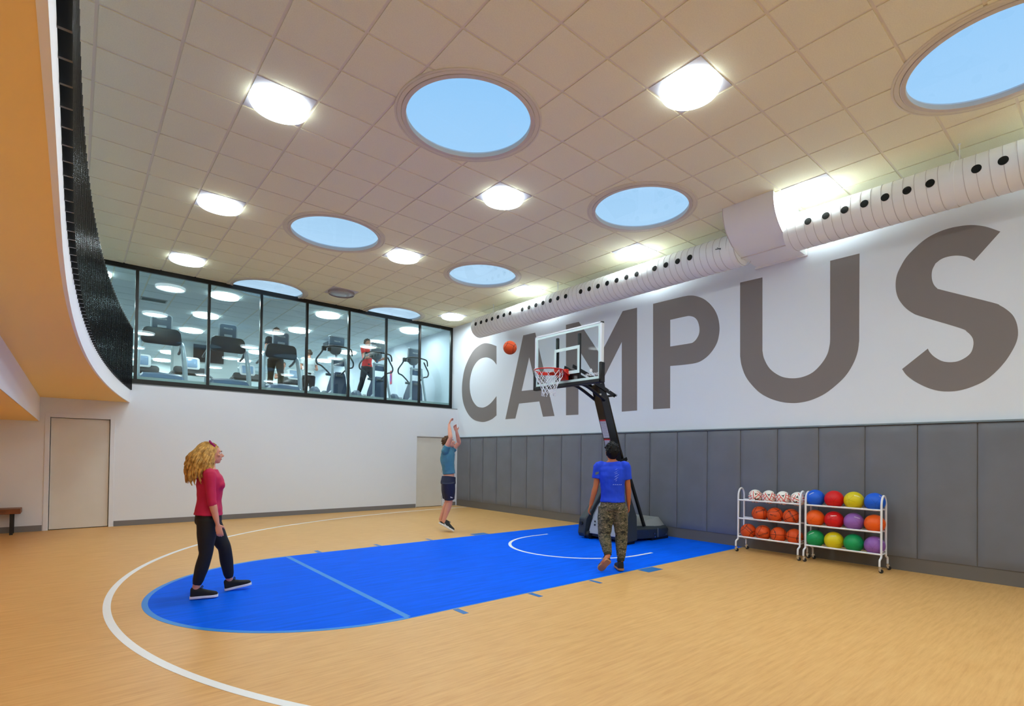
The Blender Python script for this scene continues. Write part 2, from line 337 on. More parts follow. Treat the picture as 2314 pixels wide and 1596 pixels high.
def smooth_poly(P, k=5, ang=32):
    n = len(P); out = []; P = [V((a, b_, 0)) for a, b_ in P]
    cor = []
    for i in range(n):
        d0 = P[i]-P[i-1]; d1 = P[(i+1) % n]-P[i]; cor.append(d0.angle(d1) > math.radians(ang) or max(d0.length, d1.length) > .62)
    for i in range(n):
        a, b_, c, d = P[i-1], P[i], P[(i+1) % n], P[(i+2) % n]
        if cor[i] and cor[(i+1) % n] or (c-b_).length > .62: out.append(b_); continue
        if cor[i]: a = b_*2-c
        if cor[(i+1) % n]: d = c*2-b_
        for j in range(k):
            t = j/k; out.append(.5*((2*b_)+(c-a)*t+(2*a-5*b_+4*c-d)*t*t+(3*b_-a-3*c+d)*t**3))
    return [(p.x, p.y) for p in out]
def fill_mesh(loops, h):
    c = bpy.data.curves.new('t', 'CURVE'); c.dimensions = '2D'; c.fill_mode = 'BOTH'; c.extrude = h
    for L in loops:
        sp = c.splines.new('POLY'); sp.points.add(len(L)-1)
        for i, (a, b_) in enumerate(L): sp.points[i].co = (a, b_, 0, 1)
        sp.use_cyclic_u = True
    o = bpy.data.objects.new('t', c); COL.objects.link(o); dg = bpy.context.evaluated_depsgraph_get(); dg.update()
    me = bpy.data.meshes.new_from_object(o.evaluated_get(dg)); vs = [v.co.copy() for v in me.vertices]; fs = [tuple(p.vertices) for p in me.polygons]
    bpy.data.objects.remove(o); bpy.data.curves.remove(c); bpy.data.meshes.remove(me); return vs, fs
for k, (o_, h_) in LET.items():
    loops = [smooth_poly(o_)] + ([smooth_poly(h_)] if h_ else [])
    vs, fs = fill_mesh(loops, .0015)
    g = MB(); g.add([(-.0016+q.z, q.x, q.y) for q in vs], fs)
    o = g.obj('painted_letter', letter_m, smooth=0)
    tag(o, 'huge dark grey painted capital letter %s on the white wall' % k, 'letter', 'painted letters spelling CAMPUS')

# ceiling: tiles and bars clipped around the round skylights
SK = [(-5.15, -8.03, .69), (-5.12, -3.98, .70), (-5.11, .13, .72), (-2.01, -8.03, .69), (-2.03, -3.99, .69), (-2.0, .08, .69), (-2.0, -12.08, .70)]
def clip(poly, a, b_, c):            # keep a*x+b*y >= c
    out = []
    for i in range(len(poly)):
        p, q = poly[i-1], poly[i]; dp = a*p[0]+b_*p[1]-c; dq = a*q[0]+b_*q[1]-c
        if (dp >= 0) != (dq >= 0): t = dp/(dp-dq); out.append((p[0]+(q[0]-p[0])*t, p[1]+(q[1]-p[1])*t))
        if dq >= 0: out.append(q)
    return out
def minus_disc(poly, cx, cy, r, n=64):
    xs = [p[0] for p in poly]; ys = [p[1] for p in poly]
    nx = max(min(xs), min(cx, max(xs))); ny = max(min(ys), min(cy, max(ys)))
    if (nx-cx)**2+(ny-cy)**2 > r*r: return [poly]
    res = []
    for k in range(n):
        a0 = 2*PI*k/n; a1 = 2*PI*(k+1)/n; am = (a0+a1)/2
        q = clip(poly, -math.sin(a0), math.cos(a0), -math.sin(a0)*cx+math.cos(a0)*cy)
        if len(q) > 2: q = clip(q, math.sin(a1), -math.cos(a1), math.sin(a1)*cx-math.cos(a1)*cy)
        if len(q) > 2: q = clip(q, math.cos(am), math.sin(am), math.cos(am)*cx+math.sin(am)*cy+r*math.cos(PI/n))
        if len(q) > 2: res.append(q)
    return res
def cut(poly, r):
    ps = [poly]
    for cx, cy, _ in SK: ps = [q for p in ps for q in minus_disc(p, cx, cy, r)]
    return ps
LX = [OX+T*k for k in (-7.5, -2.5, 2.5, 7.5)]; LY = [OY+T*k for k in (14.5, 9.5, 4.5, -.5, -5.5, -10.5)]
LAMPS = [(x, y) for x in LX for y in LY]
LAMPS2 = [(x, y) for x in (-8.2, -5.77, -3.31, -.84) for y in (1.35, 3.73, 6.11, 8.5, 10.9, 13.2)]
def build_ceiling(nm, x0, x1, y0, y1, ox, oy, lamps, lab, tm=None):
    g = MB(); fn = lambda u, w, h: (u, w, h)
    for i in range(int((x0-ox)/T)-1, int((x1-ox)/T)+1):
        for j in range(int((y0-oy)/T)-1, int((y1-oy)/T)+1):
            a, b_ = ox+i*T, oy+j*T
            if any(abs(a+T/2-lx) < .1 and abs(b_+T/2-ly) < .1 for lx, ly in lamps): continue
            xa, xb, ya, yb = max(a+.014, x0), min(a+T-.014, x1), max(b_+.014, y0), min(b_+T-.014, y1)
            if xb-xa < .01 or yb-ya < .01: continue
            for p in cut([(xa, ya), (xb, ya), (xb, yb), (xa, yb)], .72): g.prism(p, fn, H, H+.02)
            if nm == 'ceiling' or True:
                a2, b2, c2, d2 = max(a, x0), min(a+T, x1), max(b_, y0), min(b_+T, y1)
    # bars sit a little above the tile faces
    step = T*2; y = y0
    while y < y1:
        x = x0
        while x < x1:
            for p in cut([(x, y), (min(x+step, x1), y), (min(x+step, x1), min(y+step, y1)), (x, min(y+step, y1))], .72): g.prism(p, fn, H+.009, H+.03, 1)
            x += step
        y += step
    o = g.obj(nm, [tm or tile_m, bar_m], smooth=0); return struct(o, lab, 'ceiling')
build_ceiling('ceiling', -14, 0, -18, .36, OX, OY, LAMPS, 'suspended ceiling of square tan tiles over the court')
build_ceiling('ceiling_upper_room', -14, 0, .36, 14, OX-.13, OY+.5*T, [], 'suspended tile ceiling of the upper exercise room', mat('cool white ceiling tile', lin(228, 236, 238), .9))
g = MB(); g.box((-14, .36, H+.05), (0, .37, H+.06)); 

# skylights
sk_lab = ['round blue skylight nearest above the free throw line, biggest whole one', 'round blue skylight between two lit lamps, midway to the window wall', 'round blue skylight cut across by the window frame above the treadmills', 'round blue skylight in front of the duct plenum box', 'round blue skylight over the far side of the key, beside the duct', 'round blue skylight cut by the window frame near the room corner', 'round blue skylight cropped by the top right of the photo']
ring_m = mat('skylight ring paint', lin(226, 218, 194), .6); ring2_m = mat('skylight inner ring', lin(214, 204, 190), .5)
well_m = mat('white skylight well', lin(232, 236, 240), .6, bump=.3, bscale=30)
dome_bump = None
for i, (cx, cy, r) in enumerate(SK):
    t = thing('skylight', (cx, cy, H), sk_lab[i], 'skylight', 'round skylights')
    g = MB(); g.lathe((cx, cy, 0), [(r+.125, H+.004), (r+.125, H-.010), (r+.118, H-.013), (r+.105, H-.013), (r+.101, H-.006), (r+.097, H-.013), (r+.055, H-.013), (r+.055, H+.004)], 96, close=True); g.obj('outer_ring', ring_m, t, smooth=30)
    g = MB(); g.lathe((cx, cy, 0), [(r+.05, H+.03), (r+.05, H-.018), (r+.044, H-.022), (r+.006, H-.022), (r, H-.018), (r, H+.03)], 96, close=True)
    for k in range(16):
        a = 2*PI*k/16; g.cyl((cx+(r+.025)*math.cos(a), cy+(r+.025)*math.sin(a), H-.020), (cx+(r+.025)*math.cos(a), cy+(r+.025)*math.sin(a), H-.024), .006, 8)
    g.obj('trim_ring', ring2_m, t, smooth=30)
    g = MB(); g.lathe((cx, cy, 0), [(r+.01, H-.015), (r+.02, H-.015), (r+.02, H+.05), (r+.01, H+.05)], 96, close=True); g.obj('well', well_m, t)
    g = MB(); g.lathe((cx, cy, 0), [(r+.02, H+.05), (r*.9, H+.075), (r*.7, H+.10), (r*.4, H+.12), (.01, H+.125)], 64); g.obj('dome', dome_m, t)
# ceiling lamps
frost_m = emis('frosted lamp rim glow', (.84, .975, 1, 1), 5.5)
panel_m = mat('matt lamp panel', lin(206, 204, 210), .8)
unlit_m = mat('unlit prismatic lamp glass', lin(170, 160, 160), .25, spec=.6)
def lamp(x, y, z, label, group, r=.287, glow=None, rim=None, plate=True, nm='ceiling_lamp'):
    t = thing(nm, (x, y, z), label, 'ceiling lamp', group)
    h = T/2-.014
    if plate:
        g = MB(); g.box((x-h, y-h, z-.001), (x+h, y+h, z+.02)); g.obj('panel', panel_m, t, smooth=0)
    g = MB(); g.lathe((x, y, 0), [(r-.012, z), (r, z), (r+.002, z-.03), (r-.006, z-.060), (r-.018, z-.060), (r-.014, z-.03)], 64, close=True)
    n = 72
    for k in range(n):                               # little prismatic ribs round the rim
        a = 2*PI*k/n; g.bar((x+(r+.002)*math.cos(a), y+(r+.002)*math.sin(a), z), (x+(r+.001)*math.cos(a), y+(r+.001)*math.sin(a), z-.045), .006, .006, (math.cos(a), math.sin(a), 0))
    g.obj('glass_rim', rim or frost_m, t)
    g = MB(); g.lathe((x, y, 0), [(r-.016, z-.012), (r-.018, z-.040), (r*.86, z-.047), (r*.5, z-.052), (.004, z-.054)], 48)
    g.obj('lens', glow or lamp_m, t)
    return t
names = {(-2, 4): 0}
def lamp_label(i, j):
    col = ['over the balcony', 'in the row nearest the balcony', 'in the middle row', 'beside the white duct'][i]
    return 'lit ceiling lamp %s, %s row out from the window wall' % (col, ORD[j])
proto = None
for i, x in enumerate(LX):
    for j, y in enumerate(LY):
        if i == 2 and j == 0:
            lamp(x, y, H, 'unlit round glass ceiling lamp above the window wall', None, glow=unlit_m, rim=unlit_m); continue
        if proto is None: proto = lamp(x, y, H, lamp_label(i, j), 'round ceiling lamps over the court')
        else: dup(proto, (x, y, H), lamp_label(i, j))
proto2 = None
rn = ['nearest behind the window glass', 'second row behind the window glass', 'third row behind the window glass', 'fourth row behind the window glass', 'fifth row behind the window glass', 'farthest row behind the window glass']
cn = {-8.2: 'far left', -5.77: 'above the left treadmills', -3.31: 'above the first elliptical', -.84: 'along the right wall'}
for x, y in LAMPS2:
    lb = 'upper room ceiling lamp %s, %s' % (cn[x], rn[[1.35, 3.73, 6.11, 8.5, 10.9, 13.2].index(y)])
    if proto2 is None: proto2 = lamp(x, y, H, lb, 'round lamps of the upper exercise room', r=.30, glow=lampup_m)
    else: dup(proto2, (x, y, H), lb)

# curved balcony
ZS, ZT = 2.42, 2.68
def edge_x(y): return -8.5 + (.0087*(y+10)**2 if y > -10 else 0)
ys = [-18, -14, -12, -10]+[-10+.4*k for k in range(1, 25)]+[-.002]
ed = [(edge_x(y), y) for y in ys]
fn = lambda u, w, h: (u, w, h)
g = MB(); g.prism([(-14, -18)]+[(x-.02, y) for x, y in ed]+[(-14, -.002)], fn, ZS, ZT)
slab = struct(g.obj('trim_balcony', bounce_m, smooth=0), 'curved balcony slab over the door, warm floor bounce painted into its soffit', 'balcony')
g = MB()
g.loft([[(x-.02, y, ZS-.002), (x, y, ZS-.002), (x, y, ZT), (x-.02, y, ZT)] for x, y in ed]); g.obj('fascia', fascia_m, slab, smooth=40)
g = MB(); g.box((-14, -18, 1.985), (-8.93, -.002, ZS)); struct(g.obj('ceiling_soffit', bounce_m, smooth=0), 'dropped soffit box above the wooden bench, floor bounce painted into its colour', 'soffit')
g = MB(); g.box((-8.932, -18, 1.985), (-8.925, -.003, ZS)); struct(g.obj('trim_soffit_face', fascia_m, smooth=0), 'pale vertical face of the dropped soffit', 'soffit face')
g = MB(); g.prism([(-14, -18)]+[(x-.12, y) for x, y in ed]+[(-14, -.002)], fn, ZT, ZUP-.01); g.box((-14, -.002, ZUP-.02), (0, 14, ZUP)); struct(g.obj('floor_upper', mat('grey gym floor', lin(128, 134, 138), .6), smooth=0), 'dark floor of the upper exercise room', 'floor')
for k, yy in enumerate((-2.5, -6.0, -9.5, -13.0)):
    lamp(-11.0, yy, 1.985, 'warm recessed lamp under the balcony, %s from the back wall' % ORD[k], 'warm lamps under the balcony', r=.16, glow=lampw_m, rim=lampw_m, plate=False, nm='soffit_lamp')
# railing with closely set vertical fins
rl = thing('balcony_railing', (edge_x(-6), -6, ZT), 'glossy black railing of vertical fins curving along the balcony edge', 'railing')
g = MB(); g.loft([[(x-.050, y, ZT-.004), (x-.004, y, ZT-.004), (x-.004, y, ZT+.05), (x-.050, y, ZT+.05)] for x, y in ed if y < -.05]); g.obj('bottom_rail', black_m, rl, smooth=40)
g = MB(); g.loft([[(x-.050, y, 3.84), (x-.036, y, 3.84), (x-.036, y, 3.87), (x-.050, y, 3.87)] for x, y in ed if y < -.05]); g.obj('top_rail', black_m, rl, smooth=40)
g = MB(); g.loft([[(x-.050, y, ZT+.05), (x-.046, y, ZT+.05), (x-.046, y, 3.86), (x-.050, y, 3.86)] for x, y in ed if y < -.05]); g.obj('back_sheet', blackm_m, rl, smooth=40)
fin_m = mat('gloss black fin', lin(20, 20, 23), .22, spec=.9, bump=.3, bscale=9)
y = -.04; fins = []
while y > -13.6:
    dx = .0174*(y+10) if y > -10 else 0; tn = V((dx, 1, 0)).normalized(); nr = V((tn.y, -tn.x, 0))
    c = V((edge_x(y), y, 0)); a = c - nr*.046; b_ = c + nr*.034
    g = MB(); q = tn*.006
    g.add([a-q+V((0,0,ZT-.02)), b_-q+V((0,0,ZT-.02)), b_+q+V((0,0,ZT-.02)), a+q+V((0,0,ZT-.02)), a-q+V((0,0,3.885)), b_-q+V((0,0,3.885)), b_+q+V((0,0,3.885)), a+q+V((0,0,3.885))], [(0,3,2,1),(4,5,6,7),(0,1,5,4),(1,2,6,5),(2,3,7,6),(3,0,4,7)])
    g.obj('fin', fin_m, rl, smooth=0); y -= .15/math.sqrt(1+dx*dx)

# long interior window
wroot = thing('window_1', (-4, WY, ZUP), 'long black framed interior window looking into the exercise room', 'window', kind='structure')
MX = [-9.6, -7.53, -6.26, -5.21, -4.18, -3.13, -2.10, -1.08, -.035]
g = MB(); g.box((-9.7, WY, ZUP), (0, WY+.06, 2.925)); g.box((-9.7, WY, 5.13), (0, WY+.06, H+.01)); g.obj('window_frame', bronze_m, wroot, smooth=0, bevel=.002)
g = MB(); g.box((-9.7, WY+.08, ZUP), (0, WY+.2, 2.99)); g.obj('window_sill', mat('pale grey sill', lin(196, 206, 206), .5), wroot, smooth=0)
for x in MX:
    g = MB(); w = .035 if x < -.1 else .04; g.box((x-w+.008, WY-.004, 2.92), (x+w-.008, WY+.064, 5.135)); g.obj('mullion', bronze_m, wroot, smooth=0, bevel=.003)
for a, b_ in zip(MX[:-1], MX[1:]):
    g = MB(); g.box((a+.02, WY+.028, 2.92), (b_-.02, WY+.036, 5.135)); g.obj('glass_pane', glass_m, wroot, smooth=0)

# upper room walls and pier
wu = mat('upper room wall', lin(206, 214, 214), .8)
g = MB(); g.box((-14, 14, ZUP), (0, 14.2, H+.4)); struct(g.obj('wall_upper_back', wu, smooth=0))
g = MB(); g.box((-6.0, 7.9, ZUP), (-4.1, 8.6, H)); struct(g.obj('wall_upper_pier', wu, smooth=0), 'white pier wall carrying the dark screen upstairs', 'pier')
# wall padding
YS = -.7404; SP = .6053
YP = [-.07]+[YS-SP*k for k in range(0, 24)]
bd = MB(); bd.box((-.028, YP[-1], 0), (-.0005, -.06, 1.93))
for k in range(0, 12):
    yk = -1.1-k*1.22; bd.box((-.030, yk-.004, 0.004), (-.028, yk, .19)) if False else None
bo = bd.obj('backing_board', padbase_m, smooth=0); struct(bo); bo.name = 'trim_backing_board'; tag(bo, 'grey brown kick board under the wall pads', 'kick board')
g = MB(); g.box((-.068, YP[-1], 1.951), (-.0005, -.06, 1.972)); o = g.obj('trim_pad_top', trimgrey_m, smooth=0); struct(o, 'thin grey strip along the top of the wall pads', 'trim')
for k in range(len(YP)-1):
    ya, yb = YP[k]-.006, YP[k+1]+.006; z0, z1 = .182, 1.948; g = MB()
    NY, NZ = 14, 28; grid = []
    for i in range(NY+1):
        row = []
        for j in range(NZ+1):
            u, w = i/NY, j/NZ
            e = min(u, 1-u)*(ya-yb); ez = min(w, 1-w)*(z1-z0)
            puff = .022*(1-math.exp(-min(e, ez)/.018))
            # vinyl creases fanning from the upper corners
            for cu, sgn in ((0, 1), (1, -1)):
                du = (u-cu)*sgn*(ya-yb); dz = (1-w)*(z1-z0)
                if du > 0 and dz > 0:
                    an = math.atan2(dz, du); rr = math.hypot(du, dz)
                    st = ((k*37+cu*11) % 7)/7
                    puff += .0042*math.exp(-((an-1.05-.25*st)/.13)**2)*math.exp(-rr/.55)*(.4+st)
                    puff -= .0035*math.exp(-((an-.75-.25*st)/.12)**2)*math.exp(-rr/.45)*(.4+st)
            row.append((-.036-puff, ya+(yb-ya)*u, z0+(z1-z0)*w))
        grid.append(row)
    vs = [p for r in grid for p in r]; fs = []; n = NZ+1
    for i in range(NY):
        for j in range(NZ): fs.append((i*n+j, (i+1)*n+j, (i+1)*n+j+1, i*n+j+1))
    bd_ = [i*n for i in range(NY+1)]+[NY*n+j for j in range(1, NZ+1)]+[i*n+NZ for i in range(NY-1, -1, -1)]+[j for j in range(NZ-1, 0, -1)]
    o0 = len(vs); vs += [(-.027, vs[q][1], vs[q][2]) for q in bd_]; m = len(bd_)
    for q in range(m): fs.append((bd_[q], bd_[(q+1) % m], o0+(q+1) % m, o0+q))
    fs.append(tuple(o0+q for q in range(m)))
    g.add(vs, fs); o = g.obj('wall_pad', pad_m, smooth=50)
    tag(o, 'grey vinyl wall pad, %s from the room corner' % ORD[k], 'wall pad', 'grey pads along the lower right wall')

# round duct
XA, ZA, RD = -.55, 4.76, .26
HY = [-2.02-.23*k for k in range(7)]+[-3.84-.231*k for k in range(7)]+[-5.65-.23*k for k in range(7)]+[-7.42-.23*k for k in range(4)]+[-9.95-.228*k for k in range(7)]+[-11.74-.225*k for k in range(7)]+[-13.6-.225*k for k in range(7)]
DU = [thing('air_duct', (XA, -5.3, ZA), 'round white duct with dark holes, from the corner to the plenum box', 'duct'), thing('air_duct', (XA, -13, ZA), 'round white duct with dark holes, running right of the plenum box', 'duct')]
def dsel(y): return DU[0] if y > -9.2 else DU[1]
def on_duct(y, a, r=RD): return V((XA+r*math.cos(a), y, ZA+r*math.sin(a)))
for ya, yb in ((-1.80, -8.858), (-9.607, -16.5)): g = MB(); g.tube([(XA, ya, ZA), (XA, yb, ZA)], RD, 64); g.obj('duct_body', duct_m, dsel(ya), smooth=40)
SM = [MB(), MB()]
y = -1.9
while y > -15:
    if not (-9.6 < y < -8.85):                       # spiral lock seam, a thin raised helix
        SM[0 if y > -9.2 else 1].loft([[on_duct(y-.115*k/32-s_, PI*2*k/32, RD+h_) for s_, h_ in ((0, -.001), (.001, .004), (.006, .004), (.007, -.001))] for k in range(33)])
    y -= .115
seam_m = mat('duct seam', lin(196, 194, 196), .5); SM[0].obj('spiral_seam', seam_m, DU[0], smooth=0); SM[1].obj('spiral_seam', seam_m, DU[1], smooth=0)
for y in (-2.72, -4.92, -7.22, -8.75, -11.50, -13.4):
    g = MB(); g.lathe((XA, 0, ZA), [(RD-.001, y), (RD+.006, y), (RD+.006, y-.035), (RD-.001, y-.035)], 64, axis='y', close=True); g.obj('coupling_band', duct_m, dsel(y))
hole_m = mat('painted duct opening shade', lin(14, 18, 14), .9)  # black discs on the duct surface paint the shade inside its holes
for y in HY:
    a0 = math.radians(180 if y < -9 else 176 if y > -5 else 178); rh = .046; g = MB(); n = 28
    rim = [on_duct(y+rh*math.sin(t), a0+rh*math.cos(t)/RD, RD+.0065) for t in [2*PI*k/n for k in range(n)]]
    mid = [on_duct(y+rh*.5*math.sin(t), a0+rh*.5*math.cos(t)/RD, RD+.0065) for t in [2*PI*k/n for k in range(n)]]
    cen = [on_duct(y+rh*.02*math.sin(t), a0+rh*.02*math.cos(t)/RD, RD+.0065) for t in [2*PI*k/n for k in range(n)]]
    back = [on_duct(y+rh*math.sin(t), a0+rh*math.cos(t)/RD, RD-.002) for t in [2*PI*k/n for k in range(n)]]
    g.loft([back, rim, mid, cen]); g.obj('opening_shade_disc', hole_m, dsel(y), smooth=0)
for y in (-2.45, -4.75, -9.72, -11.55, -14):
    g = MB(); xh = XA-.03; g.cyl((xh, y, H+.01), (xh, y, ZA+RD-.01), .006, 8); g.cyl((xh, y, H-.01), (xh, y, H+.002), .016, 12)
    g.obj('hanger_rod', duct_m, dsel(y))
for y in (-8.62,):
    g = MB(); c = on_duct(y, PI*.99, RD+.004); g.bar(c+V((0,-.04,-.01)), c+V((0,.05,.0)), .012, .012); g.bar(c+V((0,0,-.03)), c+V((0,0,.035)), .012, .012); g.bar(c+V((-.02,.01,.01)), c+V((-.005,-.04,-.03)), .008, .008); g.obj('cable_clip', midgrey_m, dsel(y))
# plenum box where the duct is fed
pl = thing('duct_plenum_box', (-.5, -9.2, 4.9), 'big white curved-front plenum box joining the two duct runs', 'duct box')
prof = [(-1.12, H-.002)]
P0, P1, P2, P3 = V((-1.12, H, 0)), V((-1.13, H-.30, 0)), V((-.88, H-.52, 0)), V((-.55, 4.62, 0))
bz = lambda t: P0*(1-t)**3+P1*3*t*(1-t)**2+P2*3*t*t*(1-t)+P3*t**3
cur = [bz(k/20) for k in range(21)]
poly = [(p.x, min(p.y, H-.002)) for p in cur]+[(-.003, 4.60), (-.003, H-.002)]
g = MB(); g.prism(poly, lambda u, w, h: (u, h, w), -8.86, -9.60); g.obj('box_shell', duct_m, pl, smooth=30)
g = MB()
for yy in (-8.855, -9.605): g.loft([[(p.x-.004, yy-.004, p.y-.004), (p.x-.004, yy+.004, p.y-.004), (p.x+.006, yy+.004, p.y+.004), (p.x+.006, yy-.004, p.y+.004)] for p in cur[:-1]])
g.bar((-.552, -8.85, 4.617), (-.552, -9.61, 4.617), .012, .012); g.obj('seam_edging', mat('duct edge', lin(206, 198, 198), .5), pl, smooth=0)
g = MB(); g.box((-.030, -9.64, 4.575), (-.003, -8.83, 4.602)); g.box((-.022, -9.64, 4.60), (-.003, -9.605, 5.0)); g.obj('wall_angle', duct_m, pl, smooth=0)
g = MB(); g.add([(-.62, -9.60, 4.60), (-.50, -9.60, 4.60), (-.46, -9.66, 4.60), (-.55, -9.68, 4.60), (-.65, -9.66, 4.60), (-.56, -9.62, 4.68)], [(0,1,2,3,4), (0,1,5), (1,2,5), (2,3,5), (3,4,5), (4,0,5)]); g.cyl((-.56, -9.63, 4.57), (-.56, -9.63, H), .005, 8); g.obj('hanger_bracket', duct_m, pl, smooth=0)
g = MB(); g.add([(-.58, -8.86, 4.61), (-.50, -8.86, 4.61), (-.53, -8.74, 4.62), (-.60, -8.80, 4.60)], [(0,1,2,3)]); g.add([(-.58, -8.86, 4.60), (-.50, -8.86, 4.60), (-.53, -8.74, 4.61), (-.60, -8.80, 4.59)], [(3,2,1,0)]); g.obj('side_bracket', duct_m, pl, smooth=0)
#PART2
# ================================================================== HOOP
hp = thing('basketball_hoop', (-.95, KC, 0), 'portable basketball hoop with clear backboard, orange rim and white net on a grey wheeled base', 'basketball hoop')
YC = -6.86; XB = -2.40
yl, yr, zb, zt = -6.10, -7.62, 2.63, 3.53
g = MB(); g.box((XB-.006, yr+.03, zb+.03), (XB+.006, yl-.03, zt-.02)); bb = g.obj('backboard', bbglass_m, hp, smooth=0); 
g = MB()
fr = mat('white backboard frame', lin(222, 228, 235), .35)
g.box((XB-.012, yr, zb), (XB+.045, yr+.03, zt)); g.box((XB-.012, yl-.03, zb), (XB+.045, yl, zt)); g.box((XB-.012, yr, zt-.025), (XB+.045, yl, zt)); g.box((XB-.012, yr, zb), (XB+.045, yl, zb+.03))
g.obj('backboard_frame', fr, bb, smooth=0, bevel=.003)
wp = mat('pale etched board line', lin(205, 228, 228), .6)
g = MB(); xl = XB-.0075
def rect_line(g, y0, y1, z0, z1, w, x):
    g.box((x, y0, z0), (x+.001, y0+w, z1)); g.box((x, y1-w, z0), (x+.001, y1, z1)); g.box((x, y0+w, z1-w), (x+.001, y1-w, z1)); g.box((x, y0+w, z0), (x+.001, y1-w, z0+w))
rect_line(g, -7.16, -6.58, 2.795, 3.235, .05, xl); rect_line(g, yr+.03, yl-.03, zb+.03, zt-.025, .038, xl); g.obj('target_lines', wp, bb, smooth=0)
vs, fs = text_mesh('SPALDING', .060, .0004, .0008); g = MB(); g.add([(xl-.0006-q.z, -7.435-q.x, 2.735+q.y) for q in vs], fs)
g.ell((xl-.001, -7.40, 2.80), (.0006, .022, .022), 16, 8); g.tube([(xl-.001, -7.42, 2.775), (xl-.001, -7.435, 2.80), (xl-.001, -7.41, 2.83)], .004, 6)
g.obj('lettering', mat('white print', lin(235, 238, 240), .6), bb, smooth=0)
g = MB()                                            # dark protective padding round the lower edge
def pad_strip(a, b_): g.bar(a, b_, .075, .055, (1, 0, 0))
g.box((XB-.035, yr-.012, zb-.035), (XB+.06, yl+.012, zb+.028)); g.box((XB-.035, yr-.015, zb-.035), (XB+.06, yr+.032, zb+.28)); g.box((XB-.035, yl-.032, zb-.035), (XB+.06, yl+.015, zb+.28))
g.obj('edge_padding', blackm_m, bb, smooth=40, bevel=.012)
g = MB()
for y in (-6.62, -7.12): g.box((XB+.010, y-.022, zb+.02), (XB+.05, y+.022, zt-.10))
g.box((XB+.010, -7.12, 2.76), (XB+.05, -6.62, 2.80)); g.box((XB+.008, -7.0, 2.68), (XB+.045, -6.72, 2.86)); g.obj('board_bracket', black_m, hp, smooth=0, bevel=.003)
# rim
rc = V((XB-.385, YC, 2.82)); rr = .232
rim = MB(); rim.tube([rc+V((rr*math.cos(t), rr*math.sin(t), 0)) for t in [2*PI*k/64 for k in range(65)]], .0095, 12)
rim.add([rc+V((x, y, z)) for x, y, z in ((.12,-.19,-.004),(.375,-.09,-.03),(.375,.09,-.03),(.12,.19,-.004),(.14,-.19,-.016),(.375,-.09,-.05),(.375,.09,-.05),(.14,.19,-.016))], [(0,1,2,3),(7,6,5,4),(0,4,5,1),(1,5,6,2),(2,6,7,3),(3,7,4,0)])
rim.box((XB-.075, YC-.065, 2.70), (XB-.012, YC+.065, 2.875))
for sg in (-1, 1): rim.bar(rc+V((.20, sg*.13, -.006)), V((XB-.05, YC+sg*.06, 2.73)), .014, .03)
pl_ = [rc+V(((rr-.02)*math.cos(t), (rr-.02)*math.sin(t), -.012)) for t in [-PI*.62+PI*1.24*k/24 for k in range(25)]]
for a, b_ in zip(pl_[:-1], pl_[1:]): rim.bar(a+V((0,0,-.014)), b_+V((0,0,-.014)), .004, .045)
rm = rim.obj('rim', red_m, hp, smooth=40, bevel=.002)
g = MB(); NL = 12; levels = [(.225, -.012), (.205, -.09), (.178, -.155), (.150, -.215), (.128, -.27), (.112, -.325), (.108, -.375)]
for sgn in (1, -1):
    for k in range(NL):
        pts = []
        for i, (r_, z_) in enumerate(levels):
            t = 2*PI*(k+sgn*.5*i*(1 if i > 0 else 0))/NL
            pts.append(rc+V((r_*math.cos(t)+.006*math.sin(7*t+i), r_*math.sin(t)+.006*math.cos(5*t+i), z_)))
        g.tube(pts, .0046, 6, smooth=3)
for k in range(NL):                                 # tail loops and rim loops
    t = 2*PI*k/NL; p = rc+V((.108*math.cos(t), .108*math.sin(t), -.375)); g.tube([p, p+V((.012*math.cos(t*3), .012*math.sin(t*3), -.03)), p+V((.02*math.cos(t+1), .02*math.sin(t+1), -.012))], .0036, 6, smooth=3)
    q = rc+V((.226*math.cos(t), .226*math.sin(t), 0)); g.tube([q+V((0,0,-.014)), q*1.0+V((.012*math.cos(t), .012*math.sin(t), .010)), q+V((0,0,.013)), q-V((.014*math.cos(t), .014*math.sin(t), .0))], .0034, 6, smooth=3)
g.obj('net', net_m, rm, smooth=60)
# mast, arms, rod
g = MB(); mt = V((-1.64, YC, 2.72)); mb = V((-.74, YC, .30)); g.bar(mt, mb, .17, .165, (1, 0, 0)); ma = g.obj('mast', black_m, hp, smooth=0, bevel=.006)
dirm = (mb-mt).normalized(); nf = V((-1, 0, 0)) - dirm*V((-1, 0, 0)).dot(dirm); nf.normalize()
def on_mast(u, w, h=0): return mt+dirm*u+V((0, -1, 0))*w+nf*(.0825+h)
def sticker(u0, u1, rows, seed, nm):
    g = MB(); wq = .066
    g.add([on_mast(u0, -wq, .001), on_mast(u0, wq, .001), on_mast(u1, wq, .001), on_mast(u1, -wq, .001)], [(0,1,2,3)])
    s = g.obj(nm, mat('white warning label', lin(205, 208, 214), .5), ma, smooth=0)
    g = MB(); g.add([on_mast(u0, -wq, .002), on_mast(u0, wq, .002), on_mast(u0+.028, wq, .002), on_mast(u0+.028, -wq, .002)], [(0,1,2,3)]); g.obj('red_header', mat('label red', lin(180, 30, 30), .5), ma, smooth=0)
    g = MB(); rnd = random.Random(seed)
    for k in range(rows):
        u = u0+.04+(u1-u0-.05)*k/rows; w0 = -wq+.008
        while w0 < wq-.012:
            l = rnd.uniform(.006, .022); l = min(l, wq-.006-w0)
            g.add([on_mast(u, w0, .002), on_mast(u, w0+l, .002), on_mast(u+.005, w0+l, .002), on_mast(u+.005, w0, .002)], [(0,1,2,3)]); w0 += l+.005
    g.obj('fine_print', blackm_m, ma, smooth=0)
sticker(.62, .95, 20, 1, 'warning_label'); sticker(.97, 1.33, 24, 2, 'warning_label')
